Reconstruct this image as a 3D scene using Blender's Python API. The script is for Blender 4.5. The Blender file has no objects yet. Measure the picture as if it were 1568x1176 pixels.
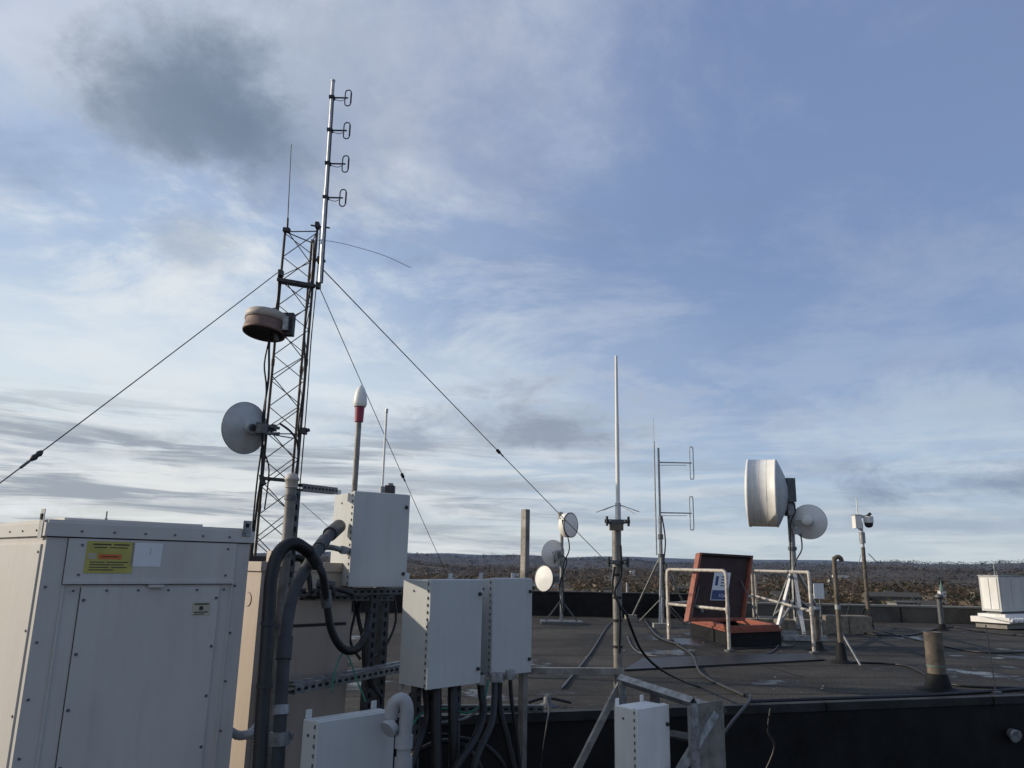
import bpy, math, random
import numpy as np
from mathutils import Vector, Matrix
random.seed(7); rng=np.random.default_rng(5)
sc=bpy.context.scene
# ---------------- camera calibration (eye 1.1 m above the upper roof deck) ----------------
F_=1178.0; TH=math.radians(13.2); RO=math.radians(1.1)
CAM=Vector((0,0,1.1))
fw=Vector((0,math.cos(TH),math.sin(TH))); u0=Vector((0,-math.sin(TH),math.cos(TH))); x0=Vector((1,0,0))
rt=x0*math.cos(RO)+u0*math.sin(RO); up=-x0*math.sin(RO)+u0*math.cos(RO)
cd=bpy.data.cameras.new("camera"); cam=bpy.data.objects.new("camera",cd); sc.collection.objects.link(cam)
cam.matrix_world=Matrix(((rt.x,up.x,-fw.x,CAM.x),(rt.y,up.y,-fw.y,CAM.y),(rt.z,up.z,-fw.z,CAM.z),(0,0,0,1)))
cd.sensor_width=36; cd.lens=F_/1568*36; cd.clip_start=0.05; cd.clip_end=30000
sc.camera=cam
def D(u,v): return fw+rt*((u-784)/F_)-up*((v-588)/F_)
def P(u,v,Y):
    d=D(u,v); return CAM+d*(Y/d.y)
def G(u,v,z=0.0):
    d=D(u,v); return CAM+d*((z-CAM.z)/d.z)
def ext(c,ang,u,v):
    d=D(u,v); k=d.x/d.y; ex,ey=math.cos(ang),math.sin(ang)
    return (k*c.y-c.x)/(ex-k*ey)
def onface(u,v,c,ang):
    n=Vector((math.sin(ang),-math.cos(ang),0)); d=D(u,v)
    t=((c-CAM).dot(n))/d.dot(n); p=CAM+d*t
    q=p-c; return q.x*math.cos(ang)+q.y*math.sin(ang), p.z
# ---------------- materials ----------------
MATS={}
def mat(name,col,rough=.6,metal=0.,var=.12,scale=6.,bump=.0,bscale=80.,col2=None,streak=False,spec=.5):
    m=bpy.data.materials.new(name); m.use_nodes=True; nt=m.node_tree; N=nt.nodes; L=nt.links
    b=N["Principled BSDF"]; b.inputs["Roughness"].default_value=rough; b.inputs["Metallic"].default_value=metal
    b.inputs["Specular IOR Level"].default_value=spec
    tc=N.new("ShaderNodeTexCoord"); mp=N.new("ShaderNodeMapping"); L.new(tc.outputs["Object"],mp.inputs[0])
    if streak: mp.inputs["Scale"].default_value=(1,1,.3)
    no=N.new("ShaderNodeTexNoise"); no.inputs["Scale"].default_value=scale; no.inputs["Detail"].default_value=6; no.inputs["Roughness"].default_value=.65
    L.new(mp.outputs[0],no.inputs["Vector"])
    cr=N.new("ShaderNodeValToRGB"); c2=col2 or tuple(c*(1-var*2) for c in col)
    cr.color_ramp.elements[0].position=.32; cr.color_ramp.elements[0].color=(*c2,1)
    cr.color_ramp.elements[1].position=.62; cr.color_ramp.elements[1].color=(*[min(1,c*(1+var*.3)) for c in col],1)
    L.new(no.outputs["Fac"],cr.inputs[0]); L.new(cr.outputs[0],b.inputs["Base Color"])
    if streak:  # faint vertical run-off stains
        m2=N.new("ShaderNodeMapping"); m2.inputs["Scale"].default_value=(1,1,.1); L.new(tc.outputs["Object"],m2.inputs[0])
        n3=N.new("ShaderNodeTexNoise"); n3.inputs["Scale"].default_value=22; n3.inputs["Detail"].default_value=5; L.new(m2.outputs[0],n3.inputs["Vector"])
        r3=N.new("ShaderNodeValToRGB"); r3.color_ramp.elements[0].position=.26; r3.color_ramp.elements[0].color=(.93,.915,.89,1); r3.color_ramp.elements[1].position=.44; r3.color_ramp.elements[1].color=(1,1,1,1)
        L.new(n3.outputs["Fac"],r3.inputs[0]); mm=N.new("ShaderNodeMix"); mm.data_type='RGBA'; mm.blend_type='MULTIPLY'; mm.inputs[0].default_value=1
        L.new(cr.outputs[0],mm.inputs[6]); L.new(r3.outputs[0],mm.inputs[7]); L.new(mm.outputs[2],b.inputs["Base Color"])
    mr=N.new("ShaderNodeMapRange"); mr.inputs[3].default_value=min(1,rough+.12); mr.inputs[4].default_value=max(.05,rough-.1)
    L.new(no.outputs["Fac"],mr.inputs[0]); L.new(mr.outputs[0],b.inputs["Roughness"])
    if bump>0:
        n2=N.new("ShaderNodeTexNoise"); n2.inputs["Scale"].default_value=bscale; n2.inputs["Detail"].default_value=4
        L.new(tc.outputs["Object"],n2.inputs["Vector"])
        bp=N.new("ShaderNodeBump"); bp.inputs["Strength"].default_value=bump; bp.inputs["Distance"].default_value=.01
        L.new(n2.outputs["Fac"],bp.inputs["Height"]); L.new(bp.outputs[0],b.inputs["Normal"])
    MATS[name]=m; return m
mat("hvac_paint",(.53,.51,.475),.45,0,.07,2.5,.12,9,streak=True)
mat("hvac_beige",(.47,.405,.34),.5,0,.1,3,.12,9,streak=True)
mat("enclosure_paint",(.50,.515,.50),.4,0,.06,4,.08,14,streak=True)
mat("white_paint",(.74,.73,.70),.45,0,.1,5,.05,50,streak=True)
mat("radome_white",(.76,.75,.71),.45,0,.07,4)
mat("dish_grey",(.46,.475,.475),.5,0,.1,6)
mat("galv",(.32,.33,.335),.5,.5,.25,22,.06,90)
mat("galv_dark",(.12,.125,.13),.5,.4,.2,25,.05,90)
mat("pipe_galv",(.25,.24,.225),.55,.4,.25,10,.08,60,col2=(.13,.12,.105))
mat("alu",(.50,.505,.51),.45,.5,.12,20)
mat("rust_steel",(.11,.075,.055),.75,.2,.3,18,.2,120,col2=(.04,.037,.036))
mat("rod_steel",(.12,.09,.075),.65,.3,.2,22)
mat("dark_steel",(.035,.035,.04),.55,.3,.2,20)
mat("rail_paint",(.48,.455,.41),.55,.1,.15,14,.1,90,col2=(.24,.20,.16))
mat("rubber",(.013,.013,.015),.45,0,.15,15,.05,90,spec=.4)
mat("conduit_grey",(.06,.064,.068),.6,0,.12,12,spec=.3)
mat("pvc_grey",(.33,.34,.35),.4,0,.08,8)
mat("black_hole",(.008,.008,.008),.9,0,0)
mat("red_plastic",(.27,.02,.05),.45,0,.1,9)
mat("hatch_red",(.28,.078,.045),.65,0,.15,9,.1,60,col2=(.15,.05,.035))
mat("hatch_inner",(.042,.020,.017),.75,0,.2,7,.1,60)
mat("drum_brown",(.17,.105,.08),.6,0,.15,9)
mat("drum_tan",(.43,.385,.33),.6,0,.12,9)
mat("tan_block",(.22,.19,.15),.9,0,.25,9,.4,60)
mat("concrete",(.27,.26,.24),.9,0,.18,5,.4,60)
mat("yellow_label",(.47,.42,.10),.55,0,.1,12)
mat("orange_label",(.6,.16,.04),.5,0,.05,12)
mat("white_label",(.68,.69,.70),.45,0,.03,12)
mat("cream_label",(.47,.43,.31),.55,0,.06,12)
mat("blue_label",(.02,.04,.14),.5,0,.05,12)
mat("ink",(.03,.03,.035),.6,0,.02,12)
mat("green_wire",(.03,.24,.16),.5,0,.1,12)
mat("vent_pipe",(.14,.112,.082),.75,.1,.25,10,.3,60,col2=(.06,.052,.045))
mat("gauge",(.20,.20,.175),.7,0,.15,10)
mat("parapet_black",(.011,.0112,.012),.65,0,.3,3,.3,12,spec=.2)
mat("parapet_cap",(.03,.03,.031),.6,.1,.25,4,.3,12,spec=.25)
mat("wall_brick",(.22,.15,.115),.9,0,.2,2,.3,12)
mat("far_wall",(.085,.08,.07),.85,0,.25,2,.3,12)
mat("house_white",(.6,.59,.56),.8,0,.1,2)
mat("green_copper",(.10,.17,.14),.7,0,.1,9)
def deck_mat():
    m=bpy.data.materials.new("roof_membrane"); m.use_nodes=True; nt=m.node_tree; N=nt.nodes; L=nt.links; b=N["Principled BSDF"]
    tc=N.new("ShaderNodeTexCoord")
    n0=N.new("ShaderNodeTexNoise"); n0.inputs["Scale"].default_value=.9; L.new(tc.outputs["Object"],n0.inputs["Vector"])
    vm=N.new("ShaderNodeVectorMath"); vm.operation='MULTIPLY_ADD'; L.new(n0.outputs["Color"],vm.inputs[0]); vm.inputs[1].default_value=(.12,.12,0); L.new(tc.outputs["Object"],vm.inputs[2])
    mp=N.new("ShaderNodeMapping"); mp.inputs["Rotation"].default_value=(0,0,math.radians(-9)); L.new(vm.outputs[0],mp.inputs[0])
    br=N.new("ShaderNodeTexBrick"); br.inputs["Scale"].default_value=1; br.inputs["Brick Width"].default_value=9; br.inputs["Row Height"].default_value=1.0
    br.inputs["Mortar Size"].default_value=.022; br.inputs["Mortar Smooth"].default_value=.3
    br.inputs["Color1"].default_value=(.026,.0255,.025,1); br.inputs["Color2"].default_value=(.038,.037,.035,1); br.inputs["Mortar"].default_value=(.007,.007,.007,1)
    L.new(mp.outputs[0],br.inputs["Vector"])
    n1=N.new("ShaderNodeTexNoise"); n1.inputs["Scale"].default_value=.6; n1.inputs["Detail"].default_value=8; n1.inputs["Roughness"].default_value=.68; L.new(tc.outputs["Object"],n1.inputs["Vector"])
    n2=N.new("ShaderNodeTexNoise"); n2.inputs["Scale"].default_value=38; n2.inputs["Detail"].default_value=5; L.new(tc.outputs["Object"],n2.inputs["Vector"])
    cr=N.new("ShaderNodeValToRGB"); cr.color_ramp.elements[0].position=.38; cr.color_ramp.elements[0].color=(.45,.45,.46,1); cr.color_ramp.elements[1].position=.66; cr.color_ramp.elements[1].color=(2.0,1.88,1.7,1)
    L.new(n1.outputs["Fac"],cr.inputs[0])
    mx=N.new("ShaderNodeMix"); mx.data_type='RGBA'; mx.blend_type='MULTIPLY'; mx.inputs[0].default_value=1
    L.new(br.outputs["Color"],mx.inputs[6]); L.new(cr.outputs[0],mx.inputs[7])
    cr2=N.new("ShaderNodeValToRGB"); cr2.color_ramp.elements[0].position=.4; cr2.color_ramp.elements[0].color=(.7,.7,.7,1); cr2.color_ramp.elements[1].position=.68; cr2.color_ramp.elements[1].color=(1.6,1.6,1.6,1)
    L.new(n2.outputs["Fac"],cr2.inputs[0])
    mx2=N.new("ShaderNodeMix"); mx2.data_type='RGBA'; mx2.blend_type='MULTIPLY'; mx2.inputs[0].default_value=1
    L.new(mx.outputs[2],mx2.inputs[6]); L.new(cr2.outputs[0],mx2.inputs[7]); L.new(mx2.outputs[2],b.inputs["Base Color"])
    rr=N.new("ShaderNodeMapRange"); rr.inputs[1].default_value=.38; rr.inputs[2].default_value=.44; rr.inputs[3].default_value=.22; rr.inputs[4].default_value=.9
    L.new(n1.outputs["Fac"],rr.inputs[0]); L.new(rr.outputs[0],b.inputs["Roughness"]); b.inputs["Specular IOR Level"].default_value=.22
    bp=N.new("ShaderNodeBump"); bp.inputs["Strength"].default_value=.4; bp.inputs["Distance"].default_value=.012; L.new(n2.outputs["Fac"],bp.inputs["Height"])
    L.new(bp.outputs[0],b.inputs["Normal"]); MATS["roof_membrane"]=m
deck_mat()
# ---------------- mesh builder ----------------
class B:
    def __init__(s,origin=(0,0,0),ang=0.):
        s.M=Matrix.Translation(Vector(origin))@Matrix.Rotation(ang,4,'Z')
        s.v=[];s.f=[];s.m=[];s.s=[];s.mats=[]
    def add(s,vs,fs,m,smooth=False):
        if m not in s.mats: s.mats.append(m)
        i=s.mats.index(m); o=len(s.v); s.v+= [tuple(x) for x in vs]
        for f in fs: s.f.append(tuple(o+k for k in f)); s.m.append(i); s.s.append(smooth)
    def box(s,x0,x1,y0,y1,z0,z1,m):
        v=[(x,y,z) for z in (z0,z1) for y in (y0,y1) for x in (x0,x1)]
        s.add(v,[(0,2,3,1),(4,5,7,6),(0,1,5,4),(2,6,7,3),(0,4,6,2),(1,3,7,5)],m)
    def bar(s,p0,p1,w,h,m,upv=(0,0,1)):
        p0=Vector(p0);p1=Vector(p1);t=(p1-p0).normalized();U=Vector(upv)
        if abs(t.dot(U))>.98: U=Vector((0,1,0))
        a=t.cross(U).normalized(); b=a.cross(t).normalized()
        v=[]
        for p in (p0,p1):
            for q,r in ((-1,-1),(1,-1),(1,1),(-1,1)): v.append(p+a*(q*w/2)+b*(r*h/2))
        s.add(v,[(0,1,2,3),(7,6,5,4),(0,4,5,1),(1,5,6,2),(2,6,7,3),(3,7,4,0)],m)
    def strut(s,p0,p1,w,m,face=(0,-1,0),holes=True):
        """slotted C channel; closed side toward `face`"""
        p0=Vector(p0);p1=Vector(p1);t=(p1-p0).normalized();fc=Vector(face);a=t.cross(fc).normalized();b=a.cross(t).normalized()
        if b.dot(fc)<0:b=-b
        th=.004
        s.bar(p0+b*(w/2),p1+b*(w/2),w,th,m,b)
        for q in(-1,1): 
            s.bar(p0+a*(q*(w/2-th/2))-b*.001,p1+a*(q*(w/2-th/2))-b*.001,th,w-th,m,b)
            s.bar(p0+a*(q*(w/2-.008))-b*(w/2+.001),p1+a*(q*(w/2-.008))-b*(w/2+.001),.012,th*.9,m,b)
        if holes:
            Ln=(p1-p0).length; n=int(Ln/.055)
            for i in range(n):
                c=p0+t*((i+.5)*Ln/n)+b*(w/2+th/2+.0006)
                s.bar(c-t*.014,c+t*.014,w*.33,.001,"black_hole",b)
    def cyl(s,p0,p1,r0,m,r1=None,n=16,caps=True):
        p0=Vector(p0);p1=Vector(p1);r1=r0 if r1 is None else r1;t=(p1-p0).normalized()
        a=t.cross(Vector((0,0,1)) if abs(t.z)<.9 else Vector((1,0,0))).normalized();b=t.cross(a)
        v=[p+(a*math.cos(2*math.pi*i/n)+b*math.sin(2*math.pi*i/n))*r for p,r in((p0,r0),(p1,r1)) for i in range(n)]
        s.add(v,[(i,(i+1)%n,n+(i+1)%n,n+i) for i in range(n)],m,True)
        if caps: s.add(v,[tuple(range(n))[::-1],tuple(range(n,2*n))],m)
    def lathe(s,o,ax,prof,m,n=32,smooth=True):
        o=Vector(o);t=Vector(ax).normalized();a=t.cross(Vector((0,0,1)) if abs(t.z)<.9 else Vector((1,0,0))).normalized();b=t.cross(a)
        v=[o+t*h+(a*math.cos(2*math.pi*i/n)+b*math.sin(2*math.pi*i/n))*max(r,1e-4) for r,h in prof for i in range(n)]
        f=[(j*n+i,j*n+(i+1)%n,(j+1)*n+(i+1)%n,(j+1)*n+i) for j in range(len(prof)-1) for i in range(n)]
        s.add(v,f,m,smooth)
    def tube(s,pts,r,m,n=10,smooth=4,corr=0,closed=False):
        p=[Vector(x) for x in pts]
        if smooth:
            q=[];N=len(p);rg=range(N if closed else N-1)
            for i in rg:
                a=p[(i-1)%N] if (closed or i>0) else p[0]; b=p[i]; c=p[(i+1)%N]; d=p[(i+2)%N] if (closed or i+2<N) else p[-1]
                k=smooth if not corr else max(4,int((c-b).length/corr))
                for j in range(k):
                    t=j/k; q.append(.5*((2*b)+(-a+c)*t+(2*a-5*b+4*c-d)*t*t+(-a+3*b-3*c+d)*t**3))
            if not closed:q.append(p[-1])
            p=q
        N=len(p);T=[]
        for i in range(N):
            a=p[(i-1)%N] if closed or i>0 else p[i];c=p[(i+1)%N] if closed or i<N-1 else p[i]
            T.append((c-a).normalized())
        a=T[0].cross(Vector((0,0,1)) if abs(T[0].z)<.9 else Vector((1,0,0))).normalized();v=[]
        for i in range(N):
            a=(a-T[i]*a.dot(T[i])).normalized();b=T[i].cross(a)
            rr=r*(1.0 if not corr else (1.06 if i%2 else .91))
            for k in range(n): v.append(p[i]+(a*math.cos(2*math.pi*k/n)+b*math.sin(2*math.pi*k/n))*rr)
        f=[(i*n+k,i*n+(k+1)%n,((i+1)%N)*n+(k+1)%n,((i+1)%N)*n+k) for i in range(N if closed else N-1) for k in range(n)]
        s.add(v,f,m,True)
        if not closed: s.add(v[:n]+v[-n:],[tuple(range(n))[::-1],tuple(range(n,2*n))],m)
    def prism(s,poly,z0,z1,m,mt=None):
        n=len(poly);v=[(p[0],p[1],z) for z in(z0,z1) for p in poly]
        s.add(v,[(i,(i+1)%n,n+(i+1)%n,n+i) for i in range(n)]+[tuple(range(n))[::-1]],m)
        s.add(v,[tuple(range(n,2*n))],mt or m)
    def build(s,name,bevel=0,parent=None):
        me=bpy.data.meshes.new(name); me.from_pydata([Vector(x) for x in s.v],[],s.f)
        for m in s.mats: me.materials.append(MATS[m])
        me.polygons.foreach_set("material_index",s.m); me.polygons.foreach_set("use_smooth",s.s); me.update()
        o=bpy.data.objects.new(name,me); sc.collection.objects.link(o); o.matrix_world=s.M
        if bevel:
            md=o.modifiers.new("bevel",'BEVEL'); md.width=bevel; md.segments=2; md.limit_method='ANGLE'; md.angle_limit=math.radians(50)
        if parent: o.parent=parent; o.matrix_parent_inverse=parent.matrix_world.inverted()
        return o
A45=math.radians(45)
LOW=-.62
# ---------------- rooftop building ----------------
E1=G(800,1093);E2=G(1568,1066);ed=(E2-E1);ed/=ed.x
def edge(x): p=E1+ed*(x-E1.x); return Vector((p.x,p.y,0))
eL=edge(-13);eR=edge(24);FAR=G(850,943).y
bld=bpy.data.objects.new("rooftop_building",None);sc.collection.objects.link(bld)
b=B(); b.prism([(eL.x,eL.y),(eR.x,eR.y),(24,FAR+.3),(-13,FAR+.3)],-31,0,"wall_brick","roof_membrane"); 
b.build("upper_roof",parent=bld)
b=B(); b.prism([(-13,-8),(24,-8),(eR.x,eR.y-.02),(eL.x,eL.y-.02)],-31,LOW,"wall_brick","roof_membrane"); b.build("lower_roof",parent=bld)
nrm=Vector((ed.y,-1,0)).normalized()
b=B()
b.prism([eL+nrm*.075,eR+nrm*.075,eR-nrm*.02,eL-nrm*.02],-.05,.018,"parapet_cap")
b.prism([eL+nrm*.06,eR+nrm*.06,eR-nrm*.0,eL-nrm*.0],LOW+.004,-.05,"parapet_black")
for i in range(8):
    p=edge(-1+i*1.7+.3); b.box(p.x-.004,p.x+.004,p.y-.09,p.y-.02,-.06,.024,"parapet_black")
b.build("roof_edge_wall",.008,bld)
b=B(); b.box(-13,4.2,FAR,FAR+.25,.0,.5,"parapet_black"); b.box(-13,4.2,FAR-.02,FAR+.27,.5,.53,"parapet_cap")
b.box(4.2,24,FAR,FAR+.25,0,.33,"far_wall"); b.box(4.2,24,FAR-.02,FAR+.27,.33,.37,"gauge")
for i in range(10): b.box(5+i*1.9,5.03+i*1.9,FAR-.006,FAR,.0,.33,"parapet_black")
b.build("far_parapet",.008,bld)
b=B()
q=[G(955,1028),G(1262,1012),G(1240,1002),G(985,1010)]
b.prism([(p.x,p.y) for p in q],.004,.02,"rubber")
b.build("walkway_mat")
# ---------------- HVAC cabinet ----------------
c=P(76,795,3.0); w=ext(c,A45,377,900); zt=c.z; h=B((c.x,c.y,0),A45)
FC=lambda u,v: onface(u,v,c,A45)
zl=FC(200,825)[1]; zp=FC(220,894)[1]
h.box(0,w,0,1.0,LOW+.09,zl,"hvac_paint")
h.box(-.012,w+.012,-.012,1.012,zl,zt-.012,"hvac_paint")
h.box(-.002,w+.002,-.002,1.002,zt-.012,zt,"hvac_paint")
h.box(.12,w-.12,.25,.8,zt,zt+.02,"hvac_paint")
h.box(.02,w-.02,.02,.98,LOW+.001,LOW+.09,"dark_steel")
al=FC(97,880)[0];ar=FC(357,880)[0]
h.box(al,ar,-.008,0,zp,zl-.006,"hvac_paint")
h.box(al,ar,-.016,-.008,zp,zp+.012,"hvac_paint")
bl=FC(117,950)[0];br_=FC(330,950)[0]
h.box(bl,br_,-.009,0,LOW+.12,zp-.012,"hvac_paint")
h.box(al,al+.008,-.006,0,LOW+.12,zp-.004,"hvac_paint"); h.box(ar-.008,ar,-.006,0,LOW+.12,zp-.004,"hvac_paint")
for (x0_,x1_,za,zb_) in((bl-.003,bl,LOW+.12,zp-.012),(br_,br_+.003,LOW+.12,zp-.012),(al-.0025,al,zp,zl-.006),(ar,ar+.0025,zp,zl-.006)): h.box(x0_,x1_,-.0012,0,za,zb_,"ink")
h.box(al,ar,-.0012,0,zp-.0035,zp-.0005,"ink")
h.box(.0,w,-.001,0,zl-.005,zl-.0005,"ink")
h.box((bl+br_)/2-.03,(bl+br_)/2+.03,-.028,-.009,zp-.014,zp-.003,"hvac_paint")
for i in range(9):
    z=zp-.06-i*.2
    for a in(bl+.012,br_-.012): h.cyl((a,-.009,z),(a,-.013,z),.006,"galv_dark",n=8)
    h.cyl((ar+.012,0,z+.05),(ar+.012,-.004,z+.05),.005,"galv_dark",n=8); h.cyl((.02,0,z+.05),(.02,-.004,z+.05),.005,"galv_dark",n=8)
for i in range(6):
    a=al+.04+(ar-al-.08)*i/5
    h.cyl((a,-.012,zl+.022),(a,-.016,zl+.022),.0045,"galv_dark",n=8); h.cyl((a,-.009,zp-.025),(a,-.013,zp-.025),.005,"galv_dark",n=8)
for a in (al+.05,ar-.04):
    for z in (zp+.035,zl-.03): h.cyl((a,-.008,z),(a,-.012,z),.005,"galv_dark",n=8)
for b0,b1 in((.04,.96),):
    h.box(-.007,0,b0,b1,LOW+.12,zl-.03,"hvac_paint")
    for z in (zl-.06,zl-.35,zl-.65,zl-.95): h.cyl((-.007,b0+.015,z),(-.011,b0+.015,z),.005,"galv_dark",n=8)
for k in range(5): h.cyl((-.012,.1+.2*k,zl+.022),(-.016,.1+.2*k,zl+.022),.0045,"galv_dark",n=8)
def bracket(x,y,d):
    h.box(x-.003,x,y,y+.05,zt-.07,zt+.04,"galv"); h.box(x-.008,x-.0035,y+.015,y+.035,zt-.0,zt+.022,"black_hole")
bracket(-.0125,.02,0); h.box(w-.05,w-.01,-.016,-.0125,zt-.035,zt+.035,"galv"); h.box(w-.038,w-.022,-.0175,-.0163,zt+.005,zt+.022,"black_hole")
a,z=FC(198,790); h.cyl((a+.2,.9,zt),(a+.2,.9,zt+.055),.008,"galv",n=8); h.cyl((a+.2,.9,zt+.055),(a+.2,.9,zt+.09),.004,"galv",n=8)
def label(u0,v0,u1,v1,m,lines=(),y=-.0085):
    a0,z1=FC(u0,v0);a1,z0=FC(u1,v1); h.box(a0,a1,y-.001,y,z0,z1,m)
    for (x0_,x1_,t0,t1,mm) in lines:
        h.box(a0+(a1-a0)*x0_,a0+(a1-a0)*x1_,y-.0016,y-.0011,z1+(z0-z1)*t1,z1+(z0-z1)*t0,mm)
L=[(.12,.5,.08,.12,"ink"),(.55,.88,.08,.12,"ink"),(.15,.42,.18,.21,"ink"),(.47,.85,.18,.21,"ink"),(.26,.74,.40,.56,"orange_label"),(.32,.68,.46,.5,"ink"),(.1,.4,.64,.67,"ink"),(.44,.9,.64,.67,"ink"),(.1,.8,.72,.75,"ink"),(.1,.5,.8,.83,"ink"),(.55,.88,.8,.83,"ink"),(.1,.6,.88,.91,"ink"),(.05,.22,.38,.56,"cream_label")]
label(133,828,200,878,"yellow_label",L); label(202,831,244,868,"white_label",[(.6,.63,.2,.5,"cream_label")])
label(294,922,319,942,"cream_label",[(.1,.9,.1,.2,"ink"),(.38,.6,.3,.6,"ink"),(.1,.9,.7,.78,"ink"),(.1,.7,.85,.92,"ink")],y=-.0095)
h.build("air_conditioning_unit",.003)
# second unit
c=P(402,860,4.25); w=ext(c,A45,537,950); zt=c.z; h=B((c.x,c.y,0),A45)
h.box(0,w,0,.8,LOW+.08,zt-.05,"hvac_beige"); h.box(-.012,w+.012,-.012,.812,zt-.05,zt,"hvac_beige"); h.box(.02,w-.02,.02,.78,LOW+.001,LOW+.08,"dark_steel")
h.box(.03,w-.03,-.008,0,LOW+.1,zt-.35,"hvac_beige"); h.box(.03,w-.03,-.008,0,zt-.33,zt-.07,"hvac_beige"); h.box(.03,w-.03,-.0012,0,zt-.348,zt-.332,"ink")
h.cyl((-.001,.12,zt-.2),(-.004,.12,zt-.2),.035,"hvac_beige",n=20); h.cyl((-.0005,.12,zt-.2),(-.0015,.12,zt-.2),.038,"ink",n=20); h.cyl((.25,.4,zt),(.25,.4,zt+.03),.2,"dark_steel",n=24)
for i in range(6): h.cyl((.045,-.009,zt-.4-i*.2),(.045,-.012,zt-.4-i*.2),.006,"galv_dark",n=8)
h.box(.02,.08,.3,.36,zt,zt+.1,"drum_brown"); h.box(.0,.05,.5,.55,zt,zt+.12,"galv_dark"); h.box(.1,.16,.1,.15,zt,zt+.06,"hvac_beige")
h.build("condenser_unit",.004)
# ---------------- enclosures ----------------
def enclosure(name,u,vt,vb,Y,ur,ul,ang=A45,zlow=None,m="enclosure_paint",side="white_paint"):
    c=P(u,vt,Y);zt=c.z;zb=P(u,vb,Y).z if zlow is None else zlow;vm=(vt+vb)/2
    w=ext(c,ang,ur,vm);d=ext(c,ang+math.pi/2,ul,vm);h=B((c.x,c.y,0),ang)
    h.box(0.004,w-.004,.02,d,zb+.004,zt-.004,m); h.box(0,w,-.002,.018,zb,zt,m)
    h.box(.002,w-.002,.0185,.03,zt-.004,zt+.004,m)
    n=max(4,int((zt-zb)/.035))
    for i in range(n):
        z=zb+.02+(zt-zb-.04)*i/(n-1); h.cyl((-.003,.016,z-.008),(-.003,.016,z+.006),.0035,"galv_dark",n=8)
    for z in(zb+(zt-zb)*.14,zt-(zt-zb)*.14):
        h.box(w-.033,w-.014,-.008,-.002,z-.010,z+.010,"dark_steel"); h.cyl((w-.024,-.002,z),(w-.024,-.016,z),.008,"ink",n=10)
    for x in(.03,w-.03):
        h.box(x-.015,x+.015,d,d+.006,zt-.01,zt+.03,m); h.box(x-.015,x+.015,d,d+.006,zb-.03,zb+.01,m)
    h.cyl((-.0005,d*.6,zt-.06),(.0045,d*.6,zt-.06),.006,"galv_dark",n=8)
    h.build(name,.003); return c,w,d,zb,zt,h
enclosure("electrical_enclosure",543,752,899,4.5,625,507,math.radians(34))
enclosure("electrical_enclosure",660,888,1057,4.15,737,613,math.radians(46))
enclosure("electrical_enclosure",755,886,1037,4.6,814,729,math.radians(46))
enclosure("junction_box",487,1106,1290,3.35,600,456,math.radians(46))
# ---------------- equipment rack of strut channel ----------------
r=B()
def vstrut(u,v,Y,vt,w=.041,z0=LOW,mt="galv",holes=True):
    p=P(u,v,Y); zt=P(u,vt,Y).z; r.strut((p.x,p.y,z0),(p.x,p.y,zt),w,mt,face=(.7,-.7,0),holes=holes); return p
vstrut(568,950,4.75,905,.05,mt="galv_dark"); vstrut(586,950,4.9,905,.05,mt="galv_dark")
vstrut(803,900,4.95,780,.038,mt="pipe_galv",holes=False); 
vstrut(450,790,4.02,752,.035,mt="galv_dark")
r.strut(P(446,1056,4.05),P(614,1022,4.95),.045,"galv",face=(.7,-.7,0))
r.strut(P(446,1048,4.1),P(614,1016,5.0),.03,"galv",face=(.7,-.7,0),holes=False)
r.strut(P(455,907,4.2),P(612,905,4.95),.04,"galv_dark",face=(.7,-.7,0))
r.strut(P(462,915,4.3),P(600,916,4.9),.03,"galv_dark",face=(.7,-.7,0))
r.strut(P(806,1027,4.98),P(955,1028,4.98),.038,"pipe_galv",face=(0,-1,0),holes=False)
r.strut(P(458,746,4.05),P(512,752,4.6),.038,"galv_dark",face=(.7,-.7,0))
r.strut(P(640,1000,4.5),P(806,1000,4.97),.041,"galv",face=(.7,-.7,0))
r.strut(P(640,915,4.5),P(806,905,4.97),.041,"galv",face=(.7,-.7,0))
r.strut(P(600,1085,4.7),P(830,1085,5.1),.041,"galv_dark",face=(.7,-.7,0))
for u in (640,700): 
    p=P(u,1000,4.55); r.strut((p.x,p.y,LOW),(p.x,p.y,P(u,900,4.55).z),.041,"galv_dark",face=(.7,-.7,0))
r.build("strut_rack")
b=B(); p=P(445,760,3.95); zt=P(446,738,3.95).z
b.cyl((p.x,p.y,LOW),(p.x,p.y,zt),.026,"pipe_galv",n=24); b.lathe((p.x,p.y,zt-.03),(0,0,1),[(.032,0),(.032,.035),(.037,.038),(.037,.048),(.031,.056),(.026,.07),(.0,.076)],"drum_tan",24)
for v in(762,850,960): 
    z=P(446,v,3.95).z; b.cyl((p.x,p.y,z-.012),(p.x,p.y,z+.012),.031,"galv_dark",n=24)
b.build("conduit_post")
# hoses and conduits
b=B(); b.tube([P(u,v,Y) for u,v,Y in((396,1200,3.35),(401,1100,3.4),(408,1000,3.45),(412,930,3.5),(416,880,3.53),(428,845,3.58),(450,832,3.65),(474,846,3.75))],.029,"rubber",n=14,corr=.0055)
b.tube([P(u,v,Y) for u,v,Y in((484,862,3.8),(494,880,3.8),(500,920,3.85),(508,966,3.88),(526,994,3.95),(547,993,4.05),(560,972,4.2),(566,940,4.5))],.019,"rubber",n=14,corr=.005)
b.cyl(P(472,842,3.74),P(486,866,3.81),.03,"dark_steel",n=14); b.cyl(P(498,905,3.85),P(501,930,3.86),.026,"galv_dark",n=14)
for u,v,Y in((405,1050,3.42),(411,955,3.48)): 
    q=P(u,v,Y); b.cyl(q-Vector((0,0,.006)),q+Vector((0,0,.006)),.034,"ink",n=16)
b.build("corrugated_hose")
b=B()
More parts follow.
